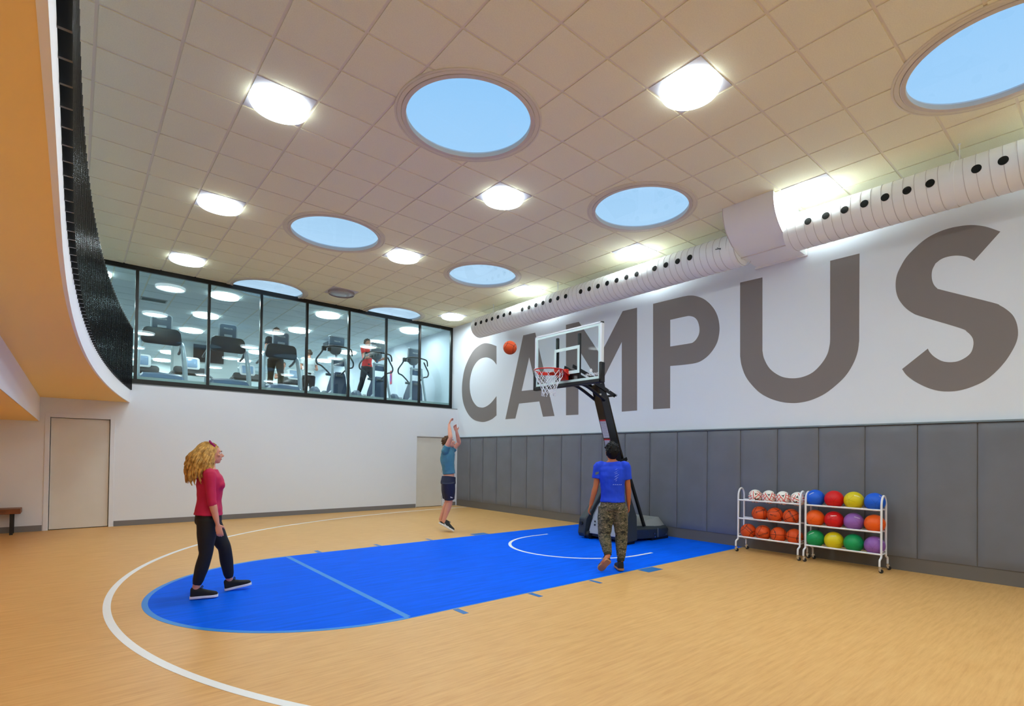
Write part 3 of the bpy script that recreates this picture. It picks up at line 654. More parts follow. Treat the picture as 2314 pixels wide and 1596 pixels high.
g = MB()
for sy in (-.095, .095):
    y = YC+sy
    g.bar((-1.86, y, 2.735), (-1.29, y, 2.535), .016, .065, (0, 0, 1)); g.bar((XB+.05, y*1.0, 2.93), (-1.80, y, 2.78), .016, .055, (0, 0, 1))
    g.tube([(XB+.02, y, 2.655), (-2.12, y, 2.655), (-1.92, y, 2.60), (-1.56, y, 2.44)], .026, 10, smooth=5)
g.cyl((-1.30, YC-.135, 2.54), (-1.30, YC+.135, 2.54), .02, 14); g.cyl((-1.80, YC-.135, 2.77), (-1.80, YC+.135, 2.77), .016, 12)
g.obj('lift_arm', black_m, hp, smooth=40)
for x, z in ((-1.30, 2.54), (-1.50, 2.61), (-1.80, 2.745), (-1.72, 2.52)):
    g = MB(); g.cyl((x, YC-.135, z), (x, YC-.150, z), .016, 12); g.obj('bolt', chrome_m, hp)
g = MB(); g.cyl((-1.38, YC, 2.52), (-.95, YC, 1.44), .021, 16); g.cyl((-1.02, YC, 1.60), (-.95, YC, 1.44), .028, 16); g.obj('height_rod', black_m, hp)
g = MB()
for sy in (-.09, .09): g.add([(-1.13, YC+sy-.006, 1.40), (-.95, YC+sy-.006, 1.47), (-.92, YC+sy-.006, 1.42), (-1.06, YC+sy-.006, 1.28), (-1.13, YC+sy+.006, 1.40), (-.95, YC+sy+.006, 1.47), (-.92, YC+sy+.006, 1.42), (-1.06, YC+sy+.006, 1.28)], [(0,1,2,3),(7,6,5,4),(0,4,5,1),(1,5,6,2),(2,6,7,3),(3,7,4,0)])
g.bar((-1.10, YC, 1.36), (-.93, YC, 1.44), .17, .03); g.obj('rod_bracket', black_m, hp, smooth=0)
for sy in (-1, 1):
    g = MB(); g.bar((-.98, YC+sy*.10, 1.36), (-.88, YC+sy*.44, .26), .045, .045, (1, 0, 0)); g.obj('strut', black_m, hp, smooth=0, bevel=.004)
# base: dark lower hull, grey top, two front horns with wheels
def hull(g, secs):
    g.loft([[V((x, YC+y, z)) for y, z in s_] for x, s_ in secs])
g = MB()
hull(g, [(-1.42, [(-.40,.05),(.40,.05),(.42,.20),(.36,.24),(-.36,.24),(-.42,.20)]), (-1.0, [(-.45,.05),(.45,.05),(.47,.22),(.40,.27),(-.40,.27),(-.47,.22)]), (-.62, [(-.50,.04),(.50,.04),(.53,.20),(.48,.25),(-.48,.25),(-.53,.20)]),
         (-.26, [(-.48,.04),(.48,.04),(.50,.19),(.44,.24),(-.44,.24),(-.50,.19)]), (-.12, [(-.40,.05),(.40,.05),(.42,.15),(.38,.18),(-.38,.18),(-.42,.15)])])
g.obj('base', darkgrey_m, hp, smooth=25, bevel=.01)
g = MB()
hull(g, [(-1.10, [(-.36,.25),(.36,.25),(.33,.28),(-.33,.28)]), (-.88, [(-.42,.25),(.42,.25),(.30,.30),(-.30,.30)]), (-.62, [(-.49,.235),(.49,.235),(.38,.36),(-.38,.36)]), (-.42, [(-.47,.23),(.47,.23),(.36,.375),(-.36,.375)]), (-.26, [(-.44,.22),(.44,.22),(.30,.37),(-.30,.37)]), (-.13, [(-.38,.17),(.38,.17),(.34,.20),(-.34,.20)])])
g.obj('base_cover', mat('warm grey moulded cover', lin(140, 143, 142), .4), hp, smooth=25, bevel=.008)
g = MB()                                            # sloping front shell up towards the mast
fp = [(-1.47, .10, .335), (-1.40, .42, .29), (-1.22, .85, .20), (-1.12, 1.10, .14)]
g.loft([[V((x, YC-w, z)), V((x, YC+w, z)), V((x+.20, YC+w, z+.03)), V((x+.20, YC-w, z+.03))] for x, z, w in fp]); sh = g.obj('front_shell', lightgrey_m, hp, smooth=25, bevel=.015)
g = MB()
for y in (YC+.20, YC+.10):
    for z in (.32, .26): g.cyl((-1.478+.10*z, y, z), (-1.44, y, z), .016, 14)
g.obj('shell_hole', blackm_m, sh)
g = MB()
g.tube([(-1.452, YC+.28, .30), (-1.40, YC+.24, .48), (-1.32, YC+.18, .68), (-1.29, YC+.13, .73), (-1.29, YC-.13, .73), (-1.32, YC-.18, .68), (-1.40, YC-.24, .48), (-1.452, YC-.28, .30)], .004, 6); g.obj('shell_seam', darkgrey_m, sh)
for sy in (1, -1):
    g = MB(); y0 = YC+sy*.375; y1 = YC+sy*.535
    prof = [(-1.50, .03), (-1.53, .10), (-1.50, .36), (-1.38, .52), (-1.24, .95), (-1.16, 1.18), (-1.10, 1.16), (-1.16, .80), (-1.20, .46), (-1.18, .05)]
    rings = []
    for y_, k_ in ((y0, 0), (y1, 1)):
        rings.append([V((x, y_-sy*max(0, z-.40)*.42*(1 if True else 0), z)) for x, z in prof])
    g.loft(rings); g.obj('front_horn', darkgrey_m, hp, smooth=20, bevel=.02)
    g = MB(); g.cyl((-1.535, YC+sy*.455, .27), (-1.49, YC+sy*.455, .27), .034, 20); g.obj('horn_hole', blackm_m, hp)
    g = MB(); g.cyl((-1.43, YC+sy*.30, .075), (-1.43, YC+sy*.36, .075), .075, 28); g.bar((-1.36, YC+sy*.33, .10), (-1.43, YC+sy*.33, .10), .09, .10); w_ = g.obj('wheel', blackm_m, hp, smooth=30)
    g = MB(); g.box((-1.40, YC+sy*.30, 0.0), (-1.22, YC+sy*.50, .05)); g.obj('foot', blackm_m, hp, smooth=0)
g = MB(); g.box((-.70, YC-.47, 0.0), (-.20, YC+.47, .045)); g.obj('foot', blackm_m, hp, smooth=0)
for x, z in ((-.70, .13), (-.68, .07), (-.35, .09)):
    g = MB(); g.cyl((x, YC-.515, z), (x, YC-.535, z), .012, 10); g.obj('bolt', chrome_m, hp)
g = MB(); g.box((-.62, YC-.542, .06), (-.60, YC-.53, .22)); g.obj('side_strap', midgrey_m, hp, smooth=0)

# ================================================================== BALLS
def ballmat(name, kind, col, line, rough=.5):
    m = bpy.data.materials.new(name); m.use_nodes = True; nt = m.node_tree; b = nt.nodes['Principled BSDF']; b.inputs['Roughness'].default_value = rough; b.inputs['Specular IOR Level'].default_value = .35
    tc = nt.nodes.new('ShaderNodeTexCoord'); sp = nt.nodes.new('ShaderNodeSeparateXYZ')
    nrm = nt.nodes.new('ShaderNodeVectorMath'); nrm.operation = 'NORMALIZE'; nt.links.new(tc.outputs['Object'], nrm.inputs[0]); nt.links.new(nrm.outputs[0], sp.inputs[0])
    def mth(op, a, b_=None):
        n = nt.nodes.new('ShaderNodeMath'); n.operation = op
        for i, q in enumerate((a, b_)):
            if q is None: continue
            if isinstance(q, (int, float)): n.inputs[i].default_value = q
            else: nt.links.new(q, n.inputs[i])
        return n.outputs[0]
    X, Y, Z = sp.outputs; aX, aY, aZ = mth('ABSOLUTE', X), mth('ABSOLUTE', Y), mth('ABSOLUTE', Z)
    if kind == 'basket':
        cv = mth('ABSOLUTE', mth('SUBTRACT', aY, mth('ADD', .50, mth('MULTIPLY', mth('MULTIPLY', Z, Z), .42))))
        d = mth('MINIMUM', mth('MINIMUM', aX, aZ), mth('MULTIPLY', cv, .9)); fac = mth('LESS_THAN', d, .026)
    else:
        ang = mth('ARCTAN2', Y, X); wv = mth('ABSOLUTE', mth('SINE', mth('MULTIPLY', ang, 2.5)))
        ro = mth('SQRT', mth('ADD', mth('MULTIPLY', X, X), mth('MULTIPLY', Y, Y)))
        fac = mth('MULTIPLY', mth('LESS_THAN', mth('MULTIPLY', wv, ro), .035), mth('LESS_THAN', ro, .62))
    mx = nt.nodes.new('ShaderNodeMix'); mx.data_type = 'RGBA'; nt.links.new(fac, mx.inputs['Factor']); mx.inputs[6].default_value = col; mx.inputs[7].default_value = line
    nt.links.new(mx.outputs[2], b.inputs['Base Color'])
    n = nt.nodes.new('ShaderNodeTexNoise'); n.inputs['Scale'].default_value = 180; bp = nt.nodes.new('ShaderNodeBump'); bp.inputs['Distance'].default_value = .001; bp.inputs['Strength'].default_value = .5
    nt.links.new(tc.outputs['Object'], n.inputs['Vector']); nt.links.new(n.outputs['Fac'], bp.inputs['Height']); nt.links.new(bp.outputs[0], b.inputs['Normal']); return m
bask_m = ballmat('orange pebbled rubber', 'basket', lin(214, 78, 22), lin(40, 14, 10), .55)
print_m = mat('black ball print', lin(28, 12, 10), .5); wprint_m = mat('white ball print', lin(240, 240, 240), .5)
def on_ball(q, r, turn):                              # wrap a flat (x,y) drawing on the ball's +X side
    a, e_ = q[0]/r, q[1]/r; p = V((math.cos(e_)*math.cos(a), math.cos(e_)*math.sin(a), math.sin(e_)))*r
    return turn @ p
def wrap_text(s, size, r, turn, bold=.0008):
    vs, fs = text_mesh(s, size, 0, bold); return [on_ball((q.x, q.y), r+.0006, turn) for q in vs], fs
def ball(name, c, r, m, label, cat, group, rot=(0,0,0), texts=(), tm=None, squash=1.0):
    g = MB(); g.ell((0,0,0), (r, r, r*squash), 48, 32); g.v = [p for p in g.v]
    me = g.obj(name, m, smooth=180, weld=True); me.location = c; me['_w'] = tuple(c); me.rotation_euler = rot
    tag(me, label, cat, group)
    for s, size, turn, bold in texts:
        vs, fs = wrap_text(s, size, r, turn, bold); k = MB(); k.add(vs, fs)
        o = k.obj('lettering', tm or print_m, smooth=0); o.parent = me; o.location = (0,0,0)
    return me
def rz(*d): return Matrix.Rotation(math.radians(d[0]), 3, 'Z') @ Matrix.Rotation(math.radians(d[1]), 3, 'Y') @ Matrix.Rotation(math.radians(d[2]), 3, 'X')
# ball racks --------------------------------------------------------
def rack(y0, y1, label, nm='ball_rack'):
    xf, xb = -.42, -.23; t = thing(nm, ((xf+xb)/2, (y0+y1)/2, 0), label, 'ball rack', 'white wheeled ball racks')
    for y in (y0, y1):
        g = MB(); r_ = (xb-xf)/2; arcp = [((xf+xb)/2-r_*math.cos(a), y, .86+.135*math.sin(a)) for a in [PI*k/16 for k in range(17)]]
        g.tube([(xf, y, .20)]+[(xf, y, .5)]+arcp+[(xb, y, .5), (xb, y, .20)], .0135, 12); g.cyl((xf, y, .23), (xb, y, .23), .009, 10); g.cyl((xf, y, .27), (xb, y, .27), .006, 8); g.obj('end_frame', white_m, t)
        sg = -1 if y == y1 else 1; sg2 = 1 if y == y0 else -1
        for x, dx in ((xf, -.07), (xb, .075)):
            g = MB(); g.tube([(x, y, .23), (x, y, .20), (x+dx*.25, y, .185), (x+dx*.9, y, .165), (x+dx, y, .12), (x+dx, y, .078)], .0125, 12, smooth=3); lg = g.obj('leg', white_m, t)
            cx_, cy_ = x+dx, y
            g = MB(); g.cyl((cx_, cy_, .085), (cx_, cy_, .062), .013, 12); g.bar((cx_+.010, cy_, .07), (cx_+.022, cy_-.015, .025), .004, .03); g.bar((cx_-.014, cy_, .07), (cx_-.002, cy_-.015, .025), .004, .03); cs = g.obj('caster', chrome_m, t)
            g = MB(); g.cyl((cx_-.004, cy_-.016, .0255), (cx_+.016, cy_-.016, .0255), .025, 24); g.obj('wheel', blackm_m, cs)
    for z in (.23, .52, .81):
        g = MB(); g.cyl((xf, y0, z), (xf, y1, z), .0125, 12); g.cyl((xb, y0, z), (xb, y1, z), .0125, 12); g.obj('shelf_rail', white_m, t)
    return t
rack(-8.775, -9.712, 'white wheeled ball rack holding soccer balls and basketballs'); rack(-9.79, -10.73, 'white wheeled ball rack holding coloured rubber balls, at right')
bx = -.325
def rest_z(rail, r, half=.132): return rail + math.sqrt(max((r+.0125)**2-half**2, 0))+.0 if r+.0125 > half else rail
# basketballs
bl = [(-9.075, .52, 'leftmost basketball on the middle shelf of the left rack', (.3, .9, .5), [('SPALDING', .035, rz(190, -30, -40), .0008)]), (-9.312, .52, 'basketball in the middle of the three on the middle shelf', (1.2, .2, 1.1), [('TF-1000', .03, rz(200, 20, 10), .0008)]), (-9.550, .52, 'rightmost basketball on the middle shelf, lettering running steeply', (.2, .5, 2.2), [('SPALDING', .04, rz(0, 0, 0), .001)]),
      (-8.895, .23, 'basketball at the left end of the bottom shelf', (.7, .2, .4), [('SPALDING', .036, rz(0, 0, 0), .001)]), (-9.130, .23, 'second basketball from the left on the bottom shelf', (.5, 1.0, 1.0), [('SPALDING', .036, rz(0, 0, 0), .001)]), (-9.366, .23, 'third basketball from the left on the bottom shelf', (0, .1, .6), [('TF', .03, rz(0, 0, 0), .001)]), (-9.602, .23, 'basketball at the right end of the bottom shelf', (.1, .0, .1), [('TF', .035, rz(0, 0, 0), .001)])]
vdir = V((-8.44+.28, -12.9+9.2, 1.3)).normalized()   # the way the balls face the room
def facing(tilt, up=10, side=0):
    a = math.degrees(math.atan2(vdir.y, vdir.x)); return rz(a+side, -up, tilt)
tilts = [(20, 30, 10), (170, 5, -15), (-62, 15, 0), (-48, 25, 10), (-155, -5, 0), (172, 25, -28), (-85, -5, 12)]
for (y, rail, lb, rot, tx), (tl, upv, sd) in zip(bl, tilts):
    rr_ = .1165; Mi = Matrix.Rotation(rot[2], 3, 'Z') @ Matrix.Rotation(rot[1], 3, 'Y') @ Matrix.Rotation(rot[0], 3, 'X')
    tx2 = [(s, size, Mi.transposed() @ facing(tl, upv, sd), bo_) for s, size, _, bo_ in tx]
    o = ball('basketball', (bx, y, rail+.088), rr_, bask_m, 'orange '+lb, 'basketball', 'basketballs on the left rack', rot, tx2)
air = ball('basketball', (-2.68, -5.74, 3.36), .12, bask_m, 'orange basketball in mid air between the shooter and the hoop', 'basketball', None, (.4, .3, 1.0))
# soccer balls
soc_m = mat('white soccer ball panel', lin(238, 236, 230), .4); socr_m = mat('soccer red', lin(214, 44, 30), .4); sock_m = mat('soccer black', lin(28, 28, 30), .4)
def patch(poly, r, turn, sub=6):
    g = MB(); n = len(poly); c = (sum(p[0] for p in poly)/n, sum(p[1] for p in poly)/n)
    for i in range(n):
        a, b_ = poly[i], poly[(i+1) % n]
        grid = [[(c[0]+(a[0]-c[0])*u+((b_[0]-a[0])*w)*u, c[1]+(a[1]-c[1])*u+((b_[1]-a[1])*w)*u) for w in [k/sub for k in range(sub+1)]] for u in [k/sub for k in range(sub+1)]]
        vs = [on_ball(q, r+.0007, turn) for row in grid for q in row]
        g.add(vs, [(u*(sub+1)+w, u*(sub+1)+w+1, (u+1)*(sub+1)+w+1, (u+1)*(sub+1)+w) for u in range(sub) for w in range(sub)])
    return g
def strip(pts, w, r, turn):
    g = MB()
    for a, b_ in zip(pts[:-1], pts[1:]):
        d = V((b_[0]-a[0], b_[1]-a[1])); n = V((-d.y, d.x)).normalized()*w/2
        q = patch([(a[0]+n.x, a[1]+n.y), (b_[0]+n.x, b_[1]+n.y), (b_[0]-n.x, b_[1]-n.y), (a[0]-n.x, a[1]-n.y)], r, turn, 4); g.add(q.v, q.f)
    return g
for k, (y, tl, lb) in enumerate(((-9.005, -20, 'white soccer ball with a black mark low on its front, leftmost on the rack'), (-9.218, 5, 'white soccer ball with a red V, second from the left'), (-9.431, 12, 'white soccer ball with a wide red V, third from the left'), (-9.644, 40, 'white soccer ball with black patches behind the rack end post'))):
    r_ = .104; o = ball('soccer_ball', (bx, y, .81+.068), r_, soc_m, lb, 'soccer ball', 'soccer balls on the top shelf')
    red, blk = MB(), MB()
    for sd, upv, t0 in ((0, 12, tl), (0, -70, tl+60), (75, 30, tl+30), (-75, 10, tl-30), (170, 0, 0)):
        tn = facing(t0, upv, sd)
        for sg in (-1, 1):
            q = strip([(sg*.062, .062), (sg*.045, .03), (sg*.022, -.015), (0, -.062)], .011, r_, tn); red.add(q.v, q.f)
            q = strip([(sg*.092, .045), (sg*.082, .0), (sg*.055, -.055)], .010, r_, tn); red.add(q.v, q.f)
        q = patch([(-.030, .040), (-.010, .030), (.010, .030), (.030, .040), (.006, .010), (0, -.008), (-.006, .010)], r_, tn, 3); blk.add(q.v, q.f)
    if k in (0, 3):
        tn = facing(0, -22, 12 if k == 0 else -25)
        for poly in ([(-.034, .018), (-.012, .012), (0, .002), (.012, .012), (.034, .018), (.026, -.004), (.010, -.006), (.030, -.022), (.010, -.016), (0, -.010), (-.010, -.016), (-.030, -.022), (-.010, -.006), (-.026, -.004)],):
            q = patch(poly, r_+.0004, tn, 2); blk.add(q.v, q.f)
    for gm, mm, nn in ((red, socr_m, 'red_stripes'), (blk, sock_m, 'black_patches')):
        s_ = gm.obj(nn, mm, smooth=0); s_.parent = o; s_.location = (0,0,0)
# coloured rubber balls
RB = dict(blue=lin(18, 92, 214), red=lin(208, 18, 22), yellow=lin(214, 196, 20), orange=lin(236, 92, 16), purple=lin(140, 92, 172), green=lin(10, 146, 84))
rbm = {k: ballmat(k+' playground rubber', 'rub', c, (c[0]*.62, c[1]*.62, c[2]*.66, 1), .42) for k, c in RB.items()}
rows = [(.81, ['blue', 'red', 'yellow', 'blue'], .134), (.52, ['orange', 'red', 'purple', 'orange'], .134), (.23, ['green', 'yellow', 'green', 'purple'], .128)]
place = ['at the left end', 'second from the left', 'third from the left', 'at the right end']
sh_n = {.81: 'top', .52: 'middle', .23: 'bottom'}
for rail, cs_, r_ in rows:
    for k, cn_ in enumerate(cs_):
        y = -9.885-.2475*k; rk = r_*(1-.04*(k == 0)); rk = min(rk, .1225) if True else rk
        rot = (0, PI/2+.2*math.sin(k*3+rail*9), .5+.7*math.cos(k*5+rail*7)); Mi = Matrix.Rotation(rot[2], 3, 'Z') @ Matrix.Rotation(rot[1], 3, 'Y') @ Matrix.Rotation(rot[0], 3, 'X')
        tx = [('voit' if False else 'Champion', .018, Mi.transposed() @ facing(40-30*k, 35 if rail > .5 else 40, -35+25*k), .0004)] if (k+int(rail*100)) % 3 != 1 else []
        ball('rubber_ball', (bx, y, rail+.098), .1232, rbm[cn_], '%s rubber ball %s of the %s shelf' % (cn_, place[k], sh_n[rail]), 'ball', 'coloured rubber balls on the right rack', rot, tx, wprint_m)

# ================================================================== BENCH
bn = thing('bench', (-10.2, -.24, 0), 'brown wooden bench on black metal legs against the back wall', 'bench')
g = MB(); g.box((-11.3, -.40, .360), (-9.12, -.06, .448)); g.obj('seat', wood_m, bn, smooth=0, bevel=.008)
for x in (-9.235, -11.1):
    for y in (-.34, -.10):
        g = MB(); g.box((x-.022, y-.012, 0), (x+.022, y+.012, .36)); g.obj('leg', blackm_m, bn, smooth=0)
    g = MB(); g.box((x-.022, -.35, .35), (x+.022, -.09, .362)); g.obj('leg_plate', blackm_m, bn, smooth=0)
# ================================================================== UPSTAIRS MACHINES
tmblue = mat('blue grey machine plastic', lin(86, 108, 140), .35); silver_m = mat('silver machine tube', lin(196, 202, 212), .3, metal=.15); navy_m = mat('navy machine shroud', lin(52, 72, 104), .35)
cons_m = mat('console grey', lin(104, 116, 136), .35); dkpan_m = mat('charcoal console shell', lin(40, 44, 52), .45)
def rrect(w, h, r, n=5):
    out = []
    for cx, cy, a0 in ((w-r, h-r, 0), (-w+r, h-r, PI/2), (-w+r, -h+r, PI), (w-r, -h+r, 1.5*PI)):
        for k in range(n+1): a = a0+PI/2*k/n; out.append((cx+r*math.cos(a), cy+r*math.sin(a)))
    return out
def slabm(g, c, w, h, d, r, tilt=0.0, taper=1.0, dome=0.0):       # rounded slab facing -y, tilted about x
    c = V(c); rings = []
    for yy, k in ((-d/2, .93), (-d/2+.01, 1), (d/2-.01, 1), (d/2, .95)):
        ring = []
        for u, w2 in rrect(w/2*k, h/2*k, r*k):
            z = w2; y = yy
            ring.append(c+V((u*(taper if w2 < 0 else 1), y*math.cos(tilt)-z*math.sin(tilt), y*math.sin(tilt)+z*math.cos(tilt)+(dome*(1-(u/(w/2))**2) if w2 > 0 else 0))))
        rings.append(ring)
    g.loft(rings)
def treadmill(x, label, y=.85):
    t = thing('treadmill', (x, y+.8, ZUP), label, 'treadmill', 'treadmills along the window')
    g = MB(); sec = []
    for yy, zt in ((y-.22, 3.02), (y-.16, 3.10), (y+.1, 3.16), (y+.42, 3.10), (y+.46, 3.02)):
        sec.append([V((x+u, yy, ZUP+.02+(zt-ZUP-.02)*w)) for u, w in ((-.40,0),(.40,0),(.40,.7),(.34,1),(0,1.06),(-.34,1),(-.40,.7))])
    g.loft(sec); g.obj('motor_hood', tmblue, t, smooth=30)
    g = MB(); g.box((x-.42, y+.44, ZUP), (x+.42, y+2.0, ZUP+.18)); g.obj('running_deck', blackm_m, t, smooth=0, bevel=.01)
    for sg in (-1, 1):
        g = MB(); g.tube([(x+sg*.435, y+.06, ZUP), (x+sg*.43, y+.10, 3.3), (x+sg*.40, y+.20, 3.74), (x+sg*.385, y+.26, 3.86), (x+sg*.37, y+.36, 3.90)], [(.055,.075), (.05,.07), (.045,.06), (.042,.05), (.03,.035)], 16, smooth=4, side=(1,0,0)); g.obj('upright', silver_m, t)
        g = MB(); g.tube([(x+sg*.38, y+.30, 3.86), (x+sg*.40, y+.6, 3.78), (x+sg*.40, y+.85, 3.74)], .028, 10, smooth=4, rcap=True); g.obj('hand_rail', midgrey_m, t)
    g = MB(); slabm(g, (x, y+.22, 3.985), .70, .34, .14, .10, .15, 1.06, .03); g.obj('console_shell', dkpan_m, t, smooth=40)
    g = MB(); slabm(g, (x, y+.26, 4.31), .37, .34, .09, .05, .12); sc_ = g.obj('console_screen', cons_m, t, smooth=40)
    g = MB(); slabm(g, (x, y+.235, 4.31), .40, .35, .04, .06, .12); g.obj('screen_bezel', silver_m, sc_, smooth=40)
    g = MB(); slabm(g, (x, y+.205, 4.205), .17, .05, .03, .012, .12); g.obj('console_badge', silver_m, sc_, smooth=40)
    vs, fs = text_mesh('PRECOR', .050, .0005, .001); g = MB(); g.add([(x+q.x, y+.198-q.z, 4.37+q.y) for q in vs], fs); g.obj('lettering', whitep_m, sc_, smooth=0)
    return t
treadmill(-7.03, 'treadmill behind the first wide window pane, facing the court, unused'); treadmill(-5.74, 'unused treadmill in the middle of the three along the window'); treadmill(-4.56, 'treadmill with a runner in black on it')
def elliptical(x, label, y=1.25):
    t = thing('elliptical_trainer', (x, y+.6, ZUP), label, 'elliptical trainer', 'elliptical trainers along the window')
    g = MB(); slabm(g, (x, y+.05, 4.49), .40, .28, .10, .05, .12); c_ = g.obj('console', cons_m, t, smooth=40)
    g = MB(); slabm(g, (x, y+.04, 4.63), .41, .03, .11, .012, .1); g.obj('console_rim', silver_m, c_, smooth=40)
    vs, fs = text_mesh('PRECOR', .045, .0005, .001); g = MB(); g.add([(x+q.x, y-.012-q.z, 4.50+q.y) for q in vs], fs); g.obj('lettering', whitep_m, c_, smooth=0)
    g = MB(); g.ell((x-.02, y+.08, 4.29), (.175, .10, .15), 24, 14); g.obj('console_bowl', midgrey_m, t, smooth=60)
    g = MB(); g.tube([(x+.40, y-.05, 4.16), (x+.38, y-.06, 4.28), (x+.30, y-.07, 4.335), (x, y-.08, 4.36), (x-.26, y-.07, 4.335), (x-.36, y-.06, 4.24)], .020, 10, smooth=4, rcap=True)
    g.box((x-.42, y-.10, 4.20), (x-.32, y-.02, 4.31)); g.box((x-.27, y-.10, 4.20), (x-.20, y-.02, 4.30)); g.obj('grip_bar', blackm_m, t, smooth=40)
    for sg, ox_ in ((-1, 0), (1, .06)):
        g = MB(); g.tube([(x+sg*.33-.05, y-.05, 4.24), (x+sg*.40-.05, y-.04, 4.12), (x+sg*.50-.05, y-.02, 3.96), (x+sg*.48-.05, y, 3.84), (x+sg*.36-.05, y+.02, 3.80), (x+sg*.22-.03, y+.04, 3.68), (x+sg*.14-.02, y+.06, 3.60)], .021, 10, smooth=5, rcap=True); g.obj('moving_arm', mat('dark teal grip', lin(44, 58, 66), .4), t)
        g = MB(); g.cyl((x+sg*.14-.13, y+.06, 3.59), (x+sg*.14+.05, y+.06, 3.59), .035, 14); g.obj('arm_pivot', midgrey_m, t)
    g = MB(); g.tube([(x-.12, y, ZUP), (x-.12, y, 3.95), (x-.11, y, 4.02), (x+.20, y, 4.02), (x+.22, y, 3.95), (x+.44, y, ZUP)], .033, 12, smooth=5); g.obj('upright', silver_m, t)
    g = MB(); g.tube([(x-.12, y, 3.15), (x-.30, y-.06, 2.98), (x-.44, y-.08, 2.84)], .03, 12, smooth=4); g.obj('brace', silver_m, t)
    g = MB(); slabm(g, (x+.05, y+.06, 3.92), .34, .14, .07, .02); g.cyl((x, y+.06, 4.0), (x, y+.06, 4.2), .03, 12); g.obj('neck_box', tmblue, t, smooth=40)
    g = MB(); sec = []
    for z, w, d0, d1 in ((ZUP+.02, .19, -.02, .75), (3.3, .18, 0, .55), (3.58, .165, .02, .35), (3.70, .13, .06, .28)):
        sec.append([V((x+.14+a*w, y+.08+(d0 if b_ < 0 else d1), z)) for a, b_ in ((-1,-1),(1,-1),(1,1),(-1,1))])
    g.loft(sec); g.obj('shroud', navy_m, t, smooth=20, bevel=.03)
    g = MB(); g.lathe((x-.40, y+.55, ZUP+.24), [(.02, -.10), (.20, -.10), (.25, -.05), (.25, .05), (.20, .10), (.02, .10)], 32, axis='x'); g.obj('flywheel_cover', cons_m, t, smooth=40)
    g = MB(); g.bar((x-.35, y+.35, 3.0), (x+.0, y+.9, 3.22), .10, .05); g.obj('pedal_arm', midgrey_m, t, smooth=0, bevel=.01)
    g = MB(); g.box((x-.42, y-.1, ZUP), (x+.5, y-.02, ZUP+.06)); g.box((x-.1, y-.1, ZUP), (x+.05, y+1.7, ZUP+.07)); g.obj('floor_frame', midgrey_m, t, smooth=0, bevel=.01)
    return t
elliptical(-3.08, 'unused elliptical trainer beside the third treadmill'); elliptical(-1.90, 'elliptical trainer with the man in the red shirt on it'); elliptical(-.72, 'unused elliptical trainer nearest the upper room wall')
# second row: consoles seen from the user side
def back_tread(x, y, z, label, lit=True):
    t = thing('exercise_machine', (x, y+.3, ZUP), label, 'exercise machine', 'exercise machines in the second row upstairs')
    g = MB(); slabm(g, (x, y, z+.10), .44, .36, .07, .07, -.2); s_ = g.obj('screen_housing', whitep_m, t, smooth=40)
    g = MB(); slabm(g, (x, y-.035, z+.11), .32, .25, .01, .03, -.2); g.obj('display', mat('pale glossy display', lin(150, 176, 206), .1), s_, smooth=40)
    g = MB(); slabm(g, (x, y+.03, z-.12), .82, .20, .16, .09, -.3); g.obj('console_deck', dkpan_m, t, smooth=40)
    g = MB(); g.tube([(x-.55, y-.30, z-.42), (x-.46, y-.05, z-.20), (x-.2, y+.0, z-.15), (x+.2, y, z-.15), (x+.46, y-.05, z-.22), (x+.58, y-.3, z-.40)], .03, 10, smooth=4); g.obj('hand_rail', midgrey_m, t)
    for sg in (-1, 1): g = MB(); g.tube([(x+sg*.42, y+.1, ZUP), (x+sg*.40, y+.05, z-.15)], .05, 12); g.obj('upright', silver_m, t)
    g = MB(); g.box((x-.42, y-1.5, ZUP), (x+.42, y+.2, ZUP+.18)); g.obj('running_deck', blackm_m, t, smooth=0, bevel=.02)
    return t
back_tread(-5.98, 4.6, 3.86, 'exercise machine with a white framed display, seen past the first treadmill'); back_tread(-7.12, 4.6, 3.80, 'exercise machine mostly hidden behind the first treadmill'); back_tread(-4.30, 5.6, 3.98, 'exercise machine behind the second treadmill'); back_tread(-2.95, 5.3, 3.95, 'exercise machine the runner in grey is using')
g = MB(); g.box((-5.45, 7.83, 4.52), (-4.55, 7.9, 5.10)); tv = g.obj('wall_screen', mat('dark screen', lin(34, 36, 42), .12), smooth=0, bevel=.006); tag(tv, 'dark flat screen hanging on the white pier upstairs', 'screen')
g = MB(); g.box((-.02, 4.20, 3.93), (-.002, 4.34, 4.40)); o = g.obj('wall_notice', mat('red notice', lin(190, 60, 84), .5), smooth=0); tag(o, 'narrow red notice on the upper room side wall', 'notice')
g = MB(); g.box((-.022, 4.22, 4.02), (-.02, 4.32, 4.24)); g.obj('purple_panel', mat('purple notice', lin(140, 70, 170), .5), o, smooth=0)
gv = thing('air_vent', (-7.0, 3.0, H), 'rectangular air vent grille in the upper room ceiling', 'vent')
g = MB(); g.box((-7.28, 2.86, H-.012), (-6.74, 3.16, H)); g.obj('vent_frame', lightgrey_m, gv, smooth=0)
g = MB()
for k in range(7): g.box((-7.25, 2.885+.037*k, H-.02), (-6.77, 2.89+.037*k, H-.012))
g.obj('vent_slats', mat('vent slat grey', lin(104, 124, 128), .6), gv, smooth=0)  # slats are one even grey, darker than the frame
pj = thing('projector', (-2.0, 4.5, H-.2), 'small grey projector hanging from the upper room ceiling', 'projector')
g = MB(); g.box((-2.25, 4.3, H-.26), (-1.8, 4.7, H-.10)); g.obj('projector_body', midgrey_m, pj, smooth=0, bevel=.02)
g = MB(); g.cyl((-2.0, 4.5, H-.10), (-2.0, 4.5, H), .02, 10); g.obj('ceiling_mount', midgrey_m, pj)

